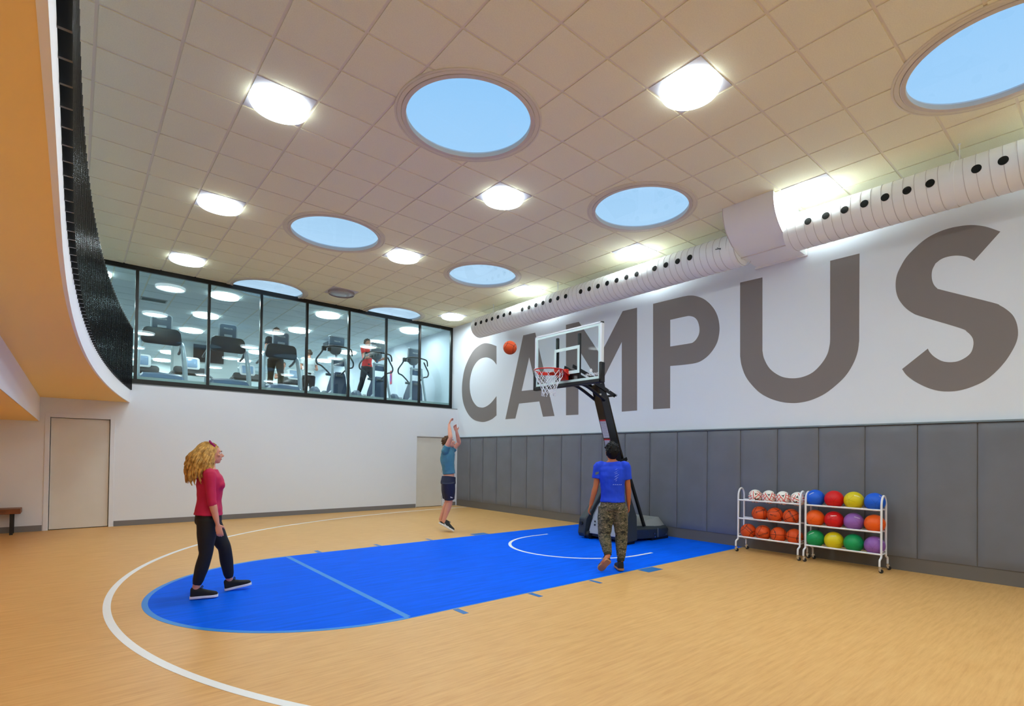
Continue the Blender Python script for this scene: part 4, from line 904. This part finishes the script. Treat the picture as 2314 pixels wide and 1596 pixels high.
# ================================================================== PEOPLE
skin_f = mat('fair skin', lin(214, 150, 124), .55, var=.04, vscale=20); skin_t = mat('tan skin', lin(176, 102, 62), .55, var=.04, vscale=20)
def finish(g, name, m, parent, vox=.008, it=4, amp=0.0, fr=9.0):
    o = g.obj(name, m, parent, smooth=0)
    md = o.modifiers.new('r', 'REMESH'); md.mode = 'VOXEL'; md.voxel_size = vox; md.use_smooth_shade = True
    if it: ms = o.modifiers.new('s', 'SMOOTH'); ms.iterations = it; ms.factor = .5
    bake(o); me = o.data; me.materials.clear()
    for q in (m if isinstance(m, (list, tuple)) else [m]): me.materials.append(q)
    if amp:
        n_ = len(me.vertices); co = [0.0]*(3*n_); no = [0.0]*(3*n_); me.vertices.foreach_get('co', co); me.vertices.foreach_get('normal', no)
        for i in range(0, 3*n_, 3):
            x, y, z = co[i:i+3]; k = noise.noise((x*fr, y*fr, z*fr*.55))*amp + noise.noise((x*fr*2.7, y*fr*2.7, z*fr*2.7))*amp*.45
            co[i] = x+no[i]*k; co[i+1] = y+no[i+1]*k; co[i+2] = z+no[i+2]*k
        me.vertices.foreach_set('co', co); me.update()
    me.shade_smooth(); return o
def lerp(a, b_, t): return a+(b_-a)*t
def hand(g, w, d, n, s, thumb=1, curl=.35, spread=.10):
    d = d.normalized(); n = (n-d*n.dot(d)).normalized(); sd = d.cross(n)
    g.tube([w-d*.01*s, w+d*.04*s, w+d*.085*s], [(.021*s, .017*s), (.036*s, .016*s), (.036*s, .013*s)], 12, smooth=3, rcap=True, side=sd)
    for k, (o_, L) in enumerate(((-.028, .066), (-.010, .076), (.010, .072), (.027, .056))):
        r0 = w+d*.085*s+sd*o_*s*thumb*-1; cu = curl*(1+.25*k); dd = (d+sd*o_*spread*14*-thumb).normalized(); pts = [r0-dd*.012*s]; a = 0
        p = r0
        for q, f_ in ((0, .42), (1, .33), (2, .25)):
            a += cu*(.5+.5*q); p = p+(dd*math.cos(a)+n*math.sin(a))*L*f_*s; pts.append(p)
        g.tube(pts, [.0095*s, .0090*s, .0082*s, .0070*s], 8, smooth=2, rcap=True)
    b0 = w+d*.022*s+sd*.022*s*thumb; g.tube([b0, b0+(d*.55+sd*.75*thumb+n*.25).normalized()*.034*s, b0+(d*.85+sd*.62*thumb+n*.42).normalized()*.064*s], [.0125*s, .0105*s, .0085*s], 8, smooth=3, rcap=True)
def headm(g, c, f, up, s, jaw=1.0, ears=True):
    f = f.normalized(); up = (up-f*up.dot(f)).normalized(); l = up.cross(f); B = Matrix((f, l, up)).transposed()
    P = lambda x, y, z: c+B @ V((x, y, z))*s
    g.ell(P(-.012, 0, .022), (.096*s, .077*s, .092*s), 24, 16, rot=B); g.ell(P(.020, 0, -.035), (.072*s, .060*s*jaw, .078*s), 20, 14, rot=B)
    g.ell(P(.062, 0, -.088), (.026*s, .026*s*jaw, .022*s), 12, 8, rot=B)
    g.tube([P(.082, 0, .016), P(.096, 0, -.008), P(.110, 0, -.026)], [.009*s, .011*s, .013*s], 10, smooth=2, rcap=True); g.ell(P(.098, 0, -.032), (.012*s, .018*s, .009*s), 10, 8, rot=B)
    g.ell(P(.078, 0, .026), (.014*s, .046*s, .010*s), 12, 8, rot=B)
    for sg in (-1, 1):
        g.ell(P(.070, sg*.040, -.022), (.02*s, .018*s, .016*s), 10, 8, rot=B)
        if ears: g.ell(P(-.006, sg*.080, -.012), (.020*s, .009*s, .032*s), 10, 8, rot=B)
    g.ell(P(.088, 0, -.058), (.012*s, .024*s, .006*s), 10, 8, rot=B); g.ell(P(.086, 0, -.068), (.012*s, .021*s, .006*s), 10, 8, rot=B)
    return P, B
def face_bits(P, B, s, root, open_mouth=False):
    for sg in (-1, 1):
        g = MB(); g.ell(P(.082, sg*.031, .002), (.012*s, .013*s, .010*s), 12, 8, rot=B); e = g.obj('eye', mat('eye white', lin(226, 222, 218), .3), root, smooth=180)
        g = MB(); g.ell(P(.0915, sg*.031, .002), (.0035*s, .006*s, .006*s), 10, 6, rot=B); g.obj('iris', mat('dark iris', lin(50, 36, 28), .2), e, smooth=180)
        g = MB(); g.tube([P(.089, sg*.050, .018), P(.096, sg*.032, .026), P(.096, sg*.014, .021)], [.003*s, .0042*s, .003*s], 6, smooth=3); g.obj('eyebrow', mat('brown brow', lin(84, 56, 38), .8), root)
    g = MB(); g.ell(P(.097, 0, -.063), (.0045*s, .021*s, .0035*s if not open_mouth else .010*s), 12, 6, rot=B); g.obj('mouth', mat('lips', lin(150, 62, 56), .45) if not open_mouth else mat('open mouth', lin(84, 24, 22), .5), root, smooth=180)
def hair_short(P, B, s, root, m, seed, full=1.0):
    rnd = random.Random(seed); g = MB(); n = 0
    while n < 260:
        a = rnd.uniform(0, 2*PI); z = rnd.uniform(-.55, 1); r = math.sqrt(1-z*z); x, y = r*math.cos(a), r*math.sin(a)
        if x > .25 and z < .52: continue                # the face
        if x > .02 and z < .12: continue                # temples, ears
        if z < -.42 and x > -.35: continue
        q = P(-.014+x*.096, y*.079, .024+z*.094); k = rnd.uniform(.016, .025)*full*s
        d = V((rnd.uniform(-.6, .6)-.3, rnd.uniform(-.7, .7), rnd.uniform(.0, .8)-.5*(z < .2)))
        e = q+(B @ d).normalized()*k*rnd.uniform(.7, 1.3)
        g.tube([q, e], [k*.75, k*.35], 6, rcap=True); n += 1
    if full > 1: g.ell(P(-.040, 0, .010), (.080*s*full, .078*s*full, .098*s*full), 20, 14, rot=B)
    return finish(g, 'hair', m, root, .0065, 1)
def limb(g, pts, r, side=None, k=4): g.tube([V(p) for p in pts], r, 16, smooth=k, rcap=True, side=side)
def shoe(root, heel, toe, up, s, upm, solem, w=.048, collar=.07, lacem=None):
    heel, toe, up = V(heel), V(toe), V(up); d = (toe-heel).normalized(); up = (up-d*up.dot(d)).normalized(); sd = up.cross(d); L = (toe-heel).length
    prof = [(0, .60, .088), (.05, .80, .104), (.18, .86, .106), (.32, .82, .098), (.45, .82, .080), (.60, .95, .064), (.75, 1.0, .052), (.88, .90, .044), (.96, .66, .036), (1.0, .30, .024)]
    g = MB(); rings = []
    for t, wf, h in prof:
        c = heel+d*L*t; rings.append([c+sd*w*s*wf*math.copysign(abs(math.cos(a))**.8, math.cos(a))+up*(.016*s+h*s*(.5+.5*math.sin(a)) if math.sin(a) > -.2 else .010*s) for a in [2*PI*k/18 for k in range(18)]])
    g.loft(rings); g.tube([heel+d*L*.20+up*.07*s, heel+d*L*.19+up*(.075+collar*.5)*s], [(.040*s, .048*s), (.039*s, .045*s)], 16, side=sd)
    o = finish(g, 'shoe', upm, root, .007, 2)
    g = MB(); ol = []
    for t, wf, h in prof: ol.append((t, wf))
    top = []; bot = []
    poly = [(t, wf) for t, wf in ol]+[(t, -wf) for t, wf in ol[::-1]]
    rings = [[heel+d*(L*(t-.5)*1.03+L*.5)+sd*w*s*wf*1.08*k_+up*h for t, wf in poly] for h, k_ in ((-.004*s+.004, .94), (.006*s, 1.0), (.020*s, 1.0), (.026*s, .96))]
    g.loft(rings); g.obj('sole', solem, o, smooth=40)
    if lacem:
        g = MB()
        for t in (.36, .43, .50): c = heel+d*L*t; h = .100 if t < .4 else (.090 if t < .47 else .078); g.tube([c-sd*.024*s+up*(h-.012)*s, c+up*(h+.004)*s, c+sd*.024*s+up*(h-.012)*s], .0035*s, 6, smooth=3)
        c = heel+d*L*.37+up*.104*s
        for sg in (-1, 1): g.tube([c, c+sd*sg*.018*s+up*.022*s+d*.01*s, c+sd*sg*.034*s+up*.004*s+d*.02*s, c+sd*sg*.012*s], .003*s, 6, smooth=4)
        g.obj('laces', lacem, o, smooth=60)
    return o
def torso(g, J, s, wd_, dp, lat_h, lat_s, z0, grow=0.0, neck=True, stops=None):
    hc = (V(J['hipR'])+V(J['hipL']))/2; sh = (V(J['shR'])+V(J['shL']))/2; w = V(J['waist']); ch = V(J['chest']); nk = V(J['neck'])
    secs = [(hc+V((0,0,-.07*s)), .135*wd_['hip'], .095*dp), (hc, .168*wd_['hip'], .118*dp), (lerp(hc, w, .5), .158*wd_['hip'], .112*dp), (w, .132*wd_['waist'], .098*dp), (lerp(w, ch, .5), .142*wd_['chest'], .104*dp), (ch, .162*wd_['chest'], .116*dp), (lerp(ch, sh, .6), .170*wd_['chest'], .106*dp), (sh+V((0,0,.015*s)), .145*wd_['chest'], .078*dp), (lerp(sh, nk, .6)+V((0,0,.01)), .085, .062)]
    if neck: secs.append((nk, .058, .056))
    if stops is not None:
        zz = stops.z; A = max([q for q in secs if q[0].z <= zz], key=lambda q: q[0].z, default=secs[0]); Bq = min([q for q in secs if q[0].z > zz], key=lambda q: q[0].z)
        t_ = 0 if Bq[0].z == A[0].z else max(0, min(1, (zz-A[0].z)/(Bq[0].z-A[0].z))); hm = (V(stops), A[1]+(Bq[1]-A[1])*t_+.004, A[2]+(Bq[2]-A[2])*t_+.004)
        secs = [hm]+[q for q in secs if q[0].z >= zz+.04]
    else: secs = [q for q in secs if q[0].z >= z0-.0001]
    pts = [q[0] for q in secs]; rr = [((q[1]+grow)*s if q[1] > .09 else q[1]*s+grow, q[2]*s+grow) for q in secs]
    P_, R_ = crs(pts, rr, 4); n = len(P_); z_a, z_b = P_[0].z, P_[-1].z; rings = []
    for i, p in enumerate(P_):
        t = (p.z-hc.z)/(sh.z-hc.z); t = max(0, min(1, t)); lat = lat_h.lerp(lat_s, t).normalized()
        d = (P_[min(i+1, n-1)]-P_[max(i-1, 0)]).normalized(); u = (lat-d*lat.dot(d)).normalized(); w_ = d.cross(u)
        rings.append([p+u*math.copysign(abs(math.cos(a))**.85, math.cos(a))*R_[i][0]+w_*math.copysign(abs(math.sin(a))**.9, math.sin(a))*R_[i][1] for a in [2*PI*k/28 for k in range(28)]])
    g.loft(rings)
def person(label, base, J, face, s, skin, female=False, curl=.35, palms=None, sleeve=.5, headup=V((0,0,1)), thumbs=(1,-1), fd=None):
    J = {k: V(v) for k, v in J.items()}
    root = thing('person', base, label, 'person')
    lat_h = (J['hipL']-J['hipR']).normalized(); lat_s = (J['shL']-J['shR']); lat_s.z *= .4; lat_s.normalize()
    wd_ = dict(hip=1.04, waist=.92, chest=.90) if female else dict(hip=.94, waist=1.05, chest=1.06); dp = .98
    g = MB(); torso(g, J, s, wd_, dp, lat_h, lat_s, -99)
    P, B = headm(g, J['head'], V(face), headup, s, .92 if female else 1.0)
    limb(g, [J['neck']-V((0,0,.03*s)), lerp(J['neck'], P(-.015, 0, -.06), .6), P(-.015, 0, -.03)], [.058*s, .053*s, .05*s])
    th = .92 if female else 1.0
    for q in 'RL':
        h, k, a = J['hip'+q], J['knee'+q], J['ank'+q]
        limb(g, [h+V((0,0,.02)), lerp(h, k, .35), lerp(h, k, .8), k, lerp(k, a, .3), lerp(k, a, .65), a], [.088*s*th, .082*s*th, .062*s, .055*s, .056*s, .043*s, .036*s])
        H_, T_ = J['heel'+q], J['toe'+q]; fd_ = T_-H_; uf = V((0,0,1))-fd_*(fd_.z/fd_.length_squared); uf.normalize()
        limb(g, [a, H_+fd_*.25+uf*.045*s, H_+fd_*.55+uf*.038*s, H_+fd_*.78+uf*.03*s], [.033*s, .028*s, .026*s, .018*s])
        sh, e, w = J['sh'+q], J['el'+q], J['wr'+q]
        c_ = lerp(sh, J['chest']+V((0,0,.08*s)), .35)
        limb(g, [c_, sh, lerp(sh, e, .35), lerp(sh, e, .75), e, lerp(e, w, .25), lerp(e, w, .6), w], [.055*s, .056*s*th, .050*s*th, .042*s*th, .038*s*th, .041*s*th, .034*s*th, (.027*s*th, .022*s*th)])
        pn = V(palms[q]) if palms else (lat_s if q == 'R' else -lat_s)
        hd = V(J['ha'+q])-w; hand(g, w, hd, pn, s*(.93 if female else 1), thumbs[0 if q == 'R' else 1], curl)
    finish(g, 'body', skin, root, .0068, 3)
    return root, J, P, B, lat_h, lat_s, wd_, dp, th
def shirt(root, J, s, wd_, dp, lat_h, lat_s, m, hem, sl, th=1, grow=.016, sleeve_grow=.016, amp=.006, extra=None, neck=True):
    g = MB(); torso(g, J, s, wd_, dp, lat_h, lat_s, hem.z+.04, grow, neck=False, stops=hem)
    for q in 'RL':
        sh, e, w = J['sh'+q], J['el'+q], J['wr'+q]; c_ = lerp(sh, J['chest']+V((0,0,.08*s)), .4)
        if sl <= 1: end = lerp(sh, e, sl); mid = [lerp(sh, e, sl*.5)]; rr = [.062, .066, .060*th, .058*th]
        else: end = lerp(e, w, sl-1); mid = [lerp(sh, e, .5), e]; rr = [.060, .060, .050*th, .044*th, .040*th]
        g.tube([c_, sh]+mid+[end], [x*s+sleeve_grow*.4 for x in rr], 16, smooth=4)
    if extra: extra(g)
    return finish(g, 'shirt', m, root, .0075, 3, amp, 8)
def legs_wear(root, J, s, m, name, t_end, r_end, lat_h, wd_, dp, top, grow=.012, amp=.004, rk=None):
    g = MB(); hc = (J['hipR']+J['hipL'])/2
    P_ = [hc+V((0,0,-.13*s)), hc+V((0,0,-.05*s)), hc, top]; rr = [(.10*s*wd_['hip'], .070*s), (.155*s*wd_['hip'], .105*s), ((.168*wd_['hip'])*s+grow, .12*s*dp+grow), ((.157*wd_['hip']*s+grow*.8, .113*s*dp+grow*.8) if grow > .01 else (.150*wd_['hip']*s, .106*s*dp))]
    g.tube(P_, rr, 24, smooth=4, side=lat_h)
    for q in 'RL':
        h, k, a = J['hip'+q], J['knee'+q], J['ank'+q]
        if t_end <= 1: pts = [h+V((0,0,.02)), lerp(h, k, .35), lerp(h, k, t_end)]; rr = [.100*s+grow, .096*s+grow, r_end]
        else:
            e = lerp(k, a, t_end-1); pts = [h+V((0,0,.02)), lerp(h, k, .35), lerp(h, k, .8), k, lerp(k, e, .4), lerp(k, e, .8), e]; c = rk or (1, 1, 1, 1, 1)
            rr = [.090*s+grow, .082*s*c[0]+grow, .063*s*c[1]+grow, .055*s*c[2]+grow, .056*s*c[3]+grow, .044*s*c[4]+grow, r_end]
        g.tube(pts, rr, 18, smooth=4)
    return finish(g, name, m, root, .0075, 8, amp, 7)

# --- woman walking, left
J = dict(hipR=(-7.425,-6.868,.78), hipL=(-7.375,-6.694,.77), kneeR=(-7.430,-6.86,.455), ankR=(-7.50,-6.80,.115), heelR=(-7.545,-6.79,.012), toeR=(-7.315,-6.845,.012), kneeL=(-7.235,-6.70,.470), ankL=(-7.165,-6.62,.105), heelL=(-7.205,-6.615,.004), toeL=(-6.965,-6.665,.045),
 waist=(-7.395,-6.781,.985), chest=(-7.39,-6.784,1.145), neck=(-7.40,-6.782,1.315), head=(-7.385,-6.783,1.455), shR=(-7.425,-6.935,1.245), elR=(-7.405,-6.975,.985), wrR=(-7.355,-6.985,.755), haR=(-7.335,-6.99,.66), shL=(-7.375,-6.63,1.24), elL=(-7.39,-6.575,.975), wrL=(-7.39,-6.575,.745), haL=(-7.38,-6.575,.65))
ff = V((.987, -.16, 0))
root, J, P, B, lh, ls, wdh, dp, th = person('woman with curly blonde hair in crimson top and black leggings walking across the key', (-7.40, -6.78, 0), J, ff, .93, skin_f, True, .25, thumbs=(1, -1))
crim = mat('crimson jersey', lin(190, 14, 72), .7, bump=.2, bscale=120)
def bust(g):
    for sg in (-1, 1): g.ell(J['chest']+ff*.075+ls*sg*.062+V((0,0,-.01)), (.055, .058, .058), 16, 10)
shirt(root, J, .93, wdh, dp, lh, ls, crim, V((-7.40,-6.781,.835)), 1.18, .9, .018, .008, .0045, bust)
legs_wear(root, J, .93, mat('black leggings', lin(12, 12, 13), .75), 'leggings', 1.90, .040, lh, wdh, dp, V((-7.40,-6.781,.90)), .011, .001)
blk_knit = mat('black knit shoe', lin(16, 16, 18), .8); sole_w = mat('white shoe sole', lin(228, 230, 232), .5)
shoe(root, J['heelR'], J['toeR'], (0,0,1), .95, blk_knit, sole_w, .043, .03, blackm_m); shoe(root, J['heelL'], J['toeL'], (0,0,1), .95, blk_knit, sole_w, .043, .03, blackm_m)
face_bits(P, B, .93, root)
rnd = random.Random(4); g = MB(); s = .93
for k in range(300):                                 # long loose curls
    a = rnd.uniform(.30*PI, 1.70*PI); z = rnd.uniform(-.1, 1); r = math.sqrt(max(0, 1-z*z)); x, y = r*math.cos(a), r*math.sin(a)
    if z > .75: x -= .15
    if .35 < z < .9 and k % 4 == 0: a = rnd.choice((-1, 1))*rnd.uniform(.12, .30)*PI; x, y = r*math.cos(a), r*math.sin(a)
    p = P(-.02+x*.100, y*.084, .028+z*.096); L = rnd.uniform(.16, .36)*(1 if z < .7 else 1.15); pts = [p]; ph = rnd.uniform(0, 6); out = (B @ V((min(x, 0)*.8-.45, y*.9, 0)))
    for q in range(1, 8):
        t = q/7; c = p+out*(.085*math.sin(t*PI*.62))+V((0,0,-L*t**1.25+.02*t*(1-t))); c += V((math.sin(ph+t*13), math.cos(ph+t*13), 0))*.013*t
        pts.append(c)
    rr = rnd.uniform(.008, .013); g.tube(pts, [rr]*6+[rr*.8, rr*.35], 6, smooth=2)
hair_w = mat('curly blonde hair', lin(196, 150, 74), .55, var=.45, vscale=26)
g.obj('hair', hair_w, root, smooth=60)
g = MB(); g.tube([P(.03, -.082, .075), P(-.01, -.055, .118), P(-.02, 0, .135), P(-.01, .055, .118), P(.03, .082, .075)], [(.012, .006)]*5, 10, smooth=4); g.obj('hair_band', mat('magenta hair band', lin(170, 24, 120), .6), root)

# --- man shooting, far side
J = dict(toeR=(-2.960,-4.450,.012), heelR=(-3.140,-4.330,.135), toeL=(-2.935,-4.290,.02), heelL=(-3.120,-4.175,.15), ankR=(-3.118,-4.350,.215), ankL=(-3.095,-4.20,.23), kneeR=(-3.05,-4.44,.555), kneeL=(-3.00,-4.285,.56), hipR=(-3.11,-4.485,.93), hipL=(-3.02,-4.325,.93),
 waist=(-3.045,-4.397,1.12), chest=(-3.075,-4.387,1.38), neck=(-3.085,-4.37,1.575), head=(-3.055,-4.385,1.70), shR=(-3.20,-4.50,1.53), elR=(-3.165,-4.62,1.78), wrR=(-3.125,-4.50,2.03), haR=(-3.085,-4.49,2.12), shL=(-2.945,-4.30,1.53), elL=(-2.83,-4.40,1.70), wrL=(-2.93,-4.46,1.915), haL=(-2.965,-4.46,2.0))
fs_ = V((.80, -.58, .32))
root, J, P, B, lh, ls, wdh, dp, th = person('man in a teal T-shirt and navy shorts on tiptoe, arms raised after a shot', (-3.04, -4.38, 0), J, fs_, 1.0, skin_f, False, .45, palms={'R': (.8,-.5,-.1), 'L': (-.3,-.6,.2)}, thumbs=(-1, 1), headup=V((-.2,.2,1)))
teal = mat('teal cotton', lin(66, 122, 142), .8, var=.08, vscale=14)
shirt(root, J, 1.0, wdh, dp, lh, ls, teal, V((-3.045,-4.40,1.105)), .42, 1, .014, .018, .007)
navy = mat('navy shorts fabric', lin(14, 22, 52), .7)
so = legs_wear(root, J, 1.0, navy, 'shorts', .82, .098, lh, wdh, dp, V((-3.05,-4.40,1.055)), .026, .003)
cv = V((-8.44+3.04, -12.9+4.38, 0)).normalized(); rv = V((-cv.y, cv.x, 0))
def mark_at(o_, px_c, u, w, poly, m, name, parent, lift=.004):
    # press a small flat mark onto the cloth, seen from the court side
    g = MB(); o = o_; mw = V(o.get('_w', (0,0,0)))
    dg = bpy.context.evaluated_depsgraph_get(); dg.update(); inv = o.matrix_world.inverted(); vs = []
    for a, b_ in poly:
        st = V(px_c)+u*a+w*b_+cv_*1.0; ok, loc, nr, _ = o.ray_cast(inv @ st, (inv.to_3x3() @ (-cv_)), distance=3)
        vs.append((o.matrix_world @ loc)+cv_*lift if ok else V(px_c)+u*a+w*b_)
    g.add(vs, [tuple(range(len(vs)))]); return g.obj(name, m, parent, smooth=0)
cv_ = cv
bpy.context.view_layer.update()
for k, (x0, h) in enumerate(((-.020, .010), (-.004, .018), (.012, .026))):
    mark_at(so, (-3.02, -4.47, .66), rv, V((0,0,1)), [(x0*-1, 0), (x0*-1-.012, 0), (x0*-1-.012-.006, h), (x0*-1-.006, h)], whitep_m, 'shorts_mark', so)
shoe(root, J['heelR'], J['toeR'], (-.3,.3,1), 1.05, mat('black sports shoe', lin(22, 24, 24), .6), sole_w, .048, .09, midgrey_m); shoe(root, J['heelL'], J['toeL'], (-.3,.3,1), 1.05, MATS['black sports shoe'], sole_w, .048, .09, midgrey_m)
for hq, tq in (('heelR', 'toeR'),):
    h_, t_ = J[hq], J[tq]; c = lerp(h_, t_, .42)+V((0,0,.05))
    g = MB(); pts = [c+(t_-h_)*.20+V((0,0,.0)), c+(t_-h_)*.02-V((0,0,.012)), c-(t_-h_)*.14+V((0,0,.0)), c-(t_-h_)*.18+V((0,0,.02))]; off = V((-.6,-.8,0))*.050
    g.tube([p+off for p in pts], [(.003,.003), (.007,.004), (.007,.004), (.003,.003)], 8, smooth=3); g.obj('shoe_mark', whitep_m, root)
face_bits(P, B, 1.0, root, True)
hair_short(P, B, 1.0, root, mat('short brown hair', lin(86, 58, 36), .65, spec=.25), 5)

# --- man in blue walking to the hoop
J = dict(heelR=(-3.11,-8.605,.015), toeR=(-2.945,-8.395,.012), ankR=(-3.085,-8.575,.12), kneeR=(-3.04,-8.545,.455), hipR=(-3.075,-8.535,.80), hipL=(-3.185,-8.405,.80), kneeL=(-3.215,-8.41,.455), ankL=(-3.30,-8.545,.215), heelL=(-3.345,-8.60,.165), toeL=(-3.375,-8.47,-.0+.03),
 waist=(-3.137,-8.47,.97), chest=(-3.139,-8.467,1.22), neck=(-3.135,-8.455,1.425), head=(-3.135,-8.445,1.535), shL=(-3.235,-8.325,1.345), elL=(-3.272,-8.30,1.075), wrL=(-3.290,-8.235,.84), haL=(-3.30,-8.20,.74), shR=(-3.035,-8.595,1.345), elR=(-2.995,-8.61,1.07), wrR=(-2.93,-8.57,.85), haR=(-2.89,-8.545,.755))
root, J, P, B, lh, ls, wdh, dp, th = person('man in a blue T-shirt and camouflage joggers seen from behind, walking at the key edge', (-3.13, -8.47, 0), J, V((.45, .86, .05)), .94, skin_t, False, .35, thumbs=(1, -1))
blue_t = mat('royal blue cotton', lin(0, 58, 205), .8, var=.08, vscale=9)
wdh = dict(hip=.95, waist=1.10, chest=1.06)
sh_o = shirt(root, J, .93, wdh, dp, lh, ls, blue_t, V((-3.137,-8.47,.885)), .60, 1.05, .018, .022, .008)
cm = bpy.data.materials.new('camouflage cloth'); cm.use_nodes = True; nt = cm.node_tree; b = nt.nodes['Principled BSDF']; b.inputs['Roughness'].default_value = .85
tc = nt.nodes.new('ShaderNodeTexCoord'); mp = nt.nodes.new('ShaderNodeMapping'); mp.inputs['Scale'].default_value = (1, 1, 2.1); n = nt.nodes.new('ShaderNodeTexNoise'); n.inputs['Scale'].default_value = 16; n.inputs['Detail'].default_value = 3; n.inputs['Distortion'].default_value = 1.2
r = nt.nodes.new('ShaderNodeValToRGB'); r.color_ramp.interpolation = 'CONSTANT'; els = r.color_ramp.elements
els[0].position = 0; els[0].color = lin(30, 30, 26); els[1].position = .40; els[1].color = lin(70, 70, 50)
for p_, c_ in ((.49, lin(112, 100, 78)), (.56, lin(50, 52, 40)), (.63, lin(150, 136, 112))): e_ = els.new(p_); e_.color = c_
nt.links.new(tc.outputs['Object'], mp.inputs[0]); nt.links.new(mp.outputs[0], n.inputs['Vector']); nt.links.new(n.outputs['Fac'], r.inputs[0]); nt.links.new(r.outputs[0], b.inputs['Base Color'])
jg = legs_wear(root, J, .93, cm, 'joggers', 1.88, .052, lh, wdh, dp, V((-3.137,-8.47,.93)), .020, .009, (1.05, 1.15, 1.15, 1.05, 1.0))
for q in 'RL':
    k_, a_ = J['knee'+q], J['ank'+q]; g = MB(); g.tube([lerp(k_, a_, .86), lerp(k_, a_, .97)], [.050, .046], 18); g.obj('ankle_cuff', mat('olive rib cuff', lin(46, 46, 26), .85), jg)
gum = mat('tan gum sole', lin(176, 120, 70), .6)
shoe(root, J['heelR'], J['toeR'], (0,0,1), 1.0, mat('black high top', lin(18, 18, 20), .7), gum, .046, .14, blackm_m); shoe(root, J['heelL'], J['toeL'], (.7,.75,.55), 1.0, MATS['black high top'], gum, .046, .08, blackm_m)
face_bits(P, B, .93, root); hair_short(P, B, 1.0, root, mat('short black hair', lin(13, 11, 11), .6, spec=.2), 8, 1.12)
cv_ = V((-8.44+3.13, -12.9+8.47, 0)).normalized(); rv = V((-cv_.y, cv_.x, 0)); bpy.context.view_layer.update()
# pale print between the shoulder blades, a sleeve patch
fadep = mat('faded pale print', lin(150, 178, 236), .8); c0 = V((-3.09, -8.50, 1.225))
rp = random.Random(3)
for k in range(9):
    a = rp.uniform(-.020, .020); z = .075-.018*k; w_ = rp.uniform(.008, .022); t_ = rp.uniform(.004, .009)
    mark_at(sh_o, c0, rv, V((0,0,1)), [(a-w_, z), (a+w_*.7, z+.014), (a+w_, z+.014+t_), (a-w_*.6, z+t_)], fadep, 'shirt_print', sh_o)
for k in range(5): mark_at(sh_o, c0, rv, V((0,0,1)), [(-.05+.024*k, -.115), (-.034+.024*k, -.112), (-.036+.024*k, -.105), (-.048+.024*k, -.108)], fadep, 'shirt_print', sh_o)
mark_at(sh_o, V((-3.275, -8.325, 1.245)), rv, V((0,0,1)), [(-.022, .022), (.022, .030), (.022, .008), (.0, -.008), (-.022, -.012)], mat('grey green patch', lin(84, 96, 96), .8), 'sleeve_patch', sh_o)

# --- people upstairs
def stand(x, y, z, a, sc_=1.0, arms=((.05, .30, -.25), (.10, .45, -.02)), leg=.12, lean=.0):
    f = V((math.cos(a), math.sin(a), 0)); l = V((-f.y, f.x, 0)); o = V((x, y, z)); q = {}
    def p(fx, lx, zz): return o+f*fx*sc_+l*lx*sc_+V((0,0,zz*sc_))
    for sd, sg in (('L', 1), ('R', -1)):
        st = leg*sg
        q['hip'+sd] = p(0, sg*.09, .92); q['knee'+sd] = p(.05+st*.9, sg*.095, .50); q['ank'+sd] = p(st*1.2-.05, sg*.095, .11); q['heel'+sd] = p(st*1.2-.10, sg*.095, .01); q['toe'+sd] = p(st*1.2+.15, sg*.10, .01)
        e, w = arms; q['sh'+sd] = p(lean, sg*.185, 1.46); q['el'+sd] = p(lean+e[0], sg*(.185+e[0]*.3+.05), 1.46+e[2]-.02); q['wr'+sd] = p(lean+w[1]*.9, sg*(.20), 1.46+e[2]+w[2]); q['ha'+sd] = p(lean+w[1]*.9+.09, sg*.19, 1.46+e[2]+w[2]+.01)
    q['waist'] = p(lean*.3, 0, 1.10); q['chest'] = p(lean*.8, 0, 1.33); q['neck'] = p(lean, 0, 1.52); q['head'] = p(lean+.02, 0, 1.655); return q, f
def upper(label, x, y, z, a, sc_, shm, pm, sl, hairm, seed, **kw):
    q, f = stand(x, y, z, a, sc_, **kw)
    root, J, P, B, lh, ls, wdh, dp, th = person(label, (x, y, z), q, f, sc_, skin_f, False, .6)
    hc = (J['hipR']+J['hipL'])/2
    shirt(root, J, sc_, wdh, dp, lh, ls, shm, V((hc.x, hc.y, hc.z+.03)), sl, 1, .016, .018, .006)
    legs_wear(root, J, sc_, pm, 'trousers', 1.9, .06, lh, wdh, dp, hc+V((0,0,.12)), .018, .005)
    shoe(root, J['heelR'], J['toeR'], (0,0,1), 1, blk_knit, sole_w); shoe(root, J['heelL'], J['toeL'], (0,0,1), 1, blk_knit, sole_w)
    face_bits(P, B, sc_, root); hair_short(P, B, sc_, root, hairm, seed); return root
brown_h = mat('dark brown hair', lin(60, 42, 30), .6)
upper('man in a black shirt running on the third treadmill, head above its console', -4.42, 2.05, 3.0, -PI/2-.1, 1.0, mat('black shirt', lin(22, 22, 26), .8), blackfab_m, .55, brown_h, 11, leg=.2, lean=.06)
rs = upper('bearded man in a red T-shirt on the middle elliptical trainer', -1.92, 1.95, 3.08, -PI/2+.5, 1.0, mat('bright red cotton', lin(206, 22, 26), .8), mat('charcoal trousers', lin(34, 38, 46), .8), .55, brown_h, 12, leg=.16, arms=((.12, .42, -.27), (.1, .42, .0)))
upper('man in a pale grey T-shirt seen from behind in the second row upstairs', -2.80, 4.35, 2.98, PI/2-.2, 1.0, mat('pale grey cotton', lin(196, 200, 200), .8), blackfab_m, .5, brown_h, 13, leg=.1, arms=((.02, .30, -.27), (.1, .34, .03)))
upper('small distant person in white beside the third treadmill', -3.12, 6.0, 2.80, -PI/2, .98, mat('white cotton', lin(214, 218, 218), .8), blackfab_m, .5, brown_h, 14, leg=.05)
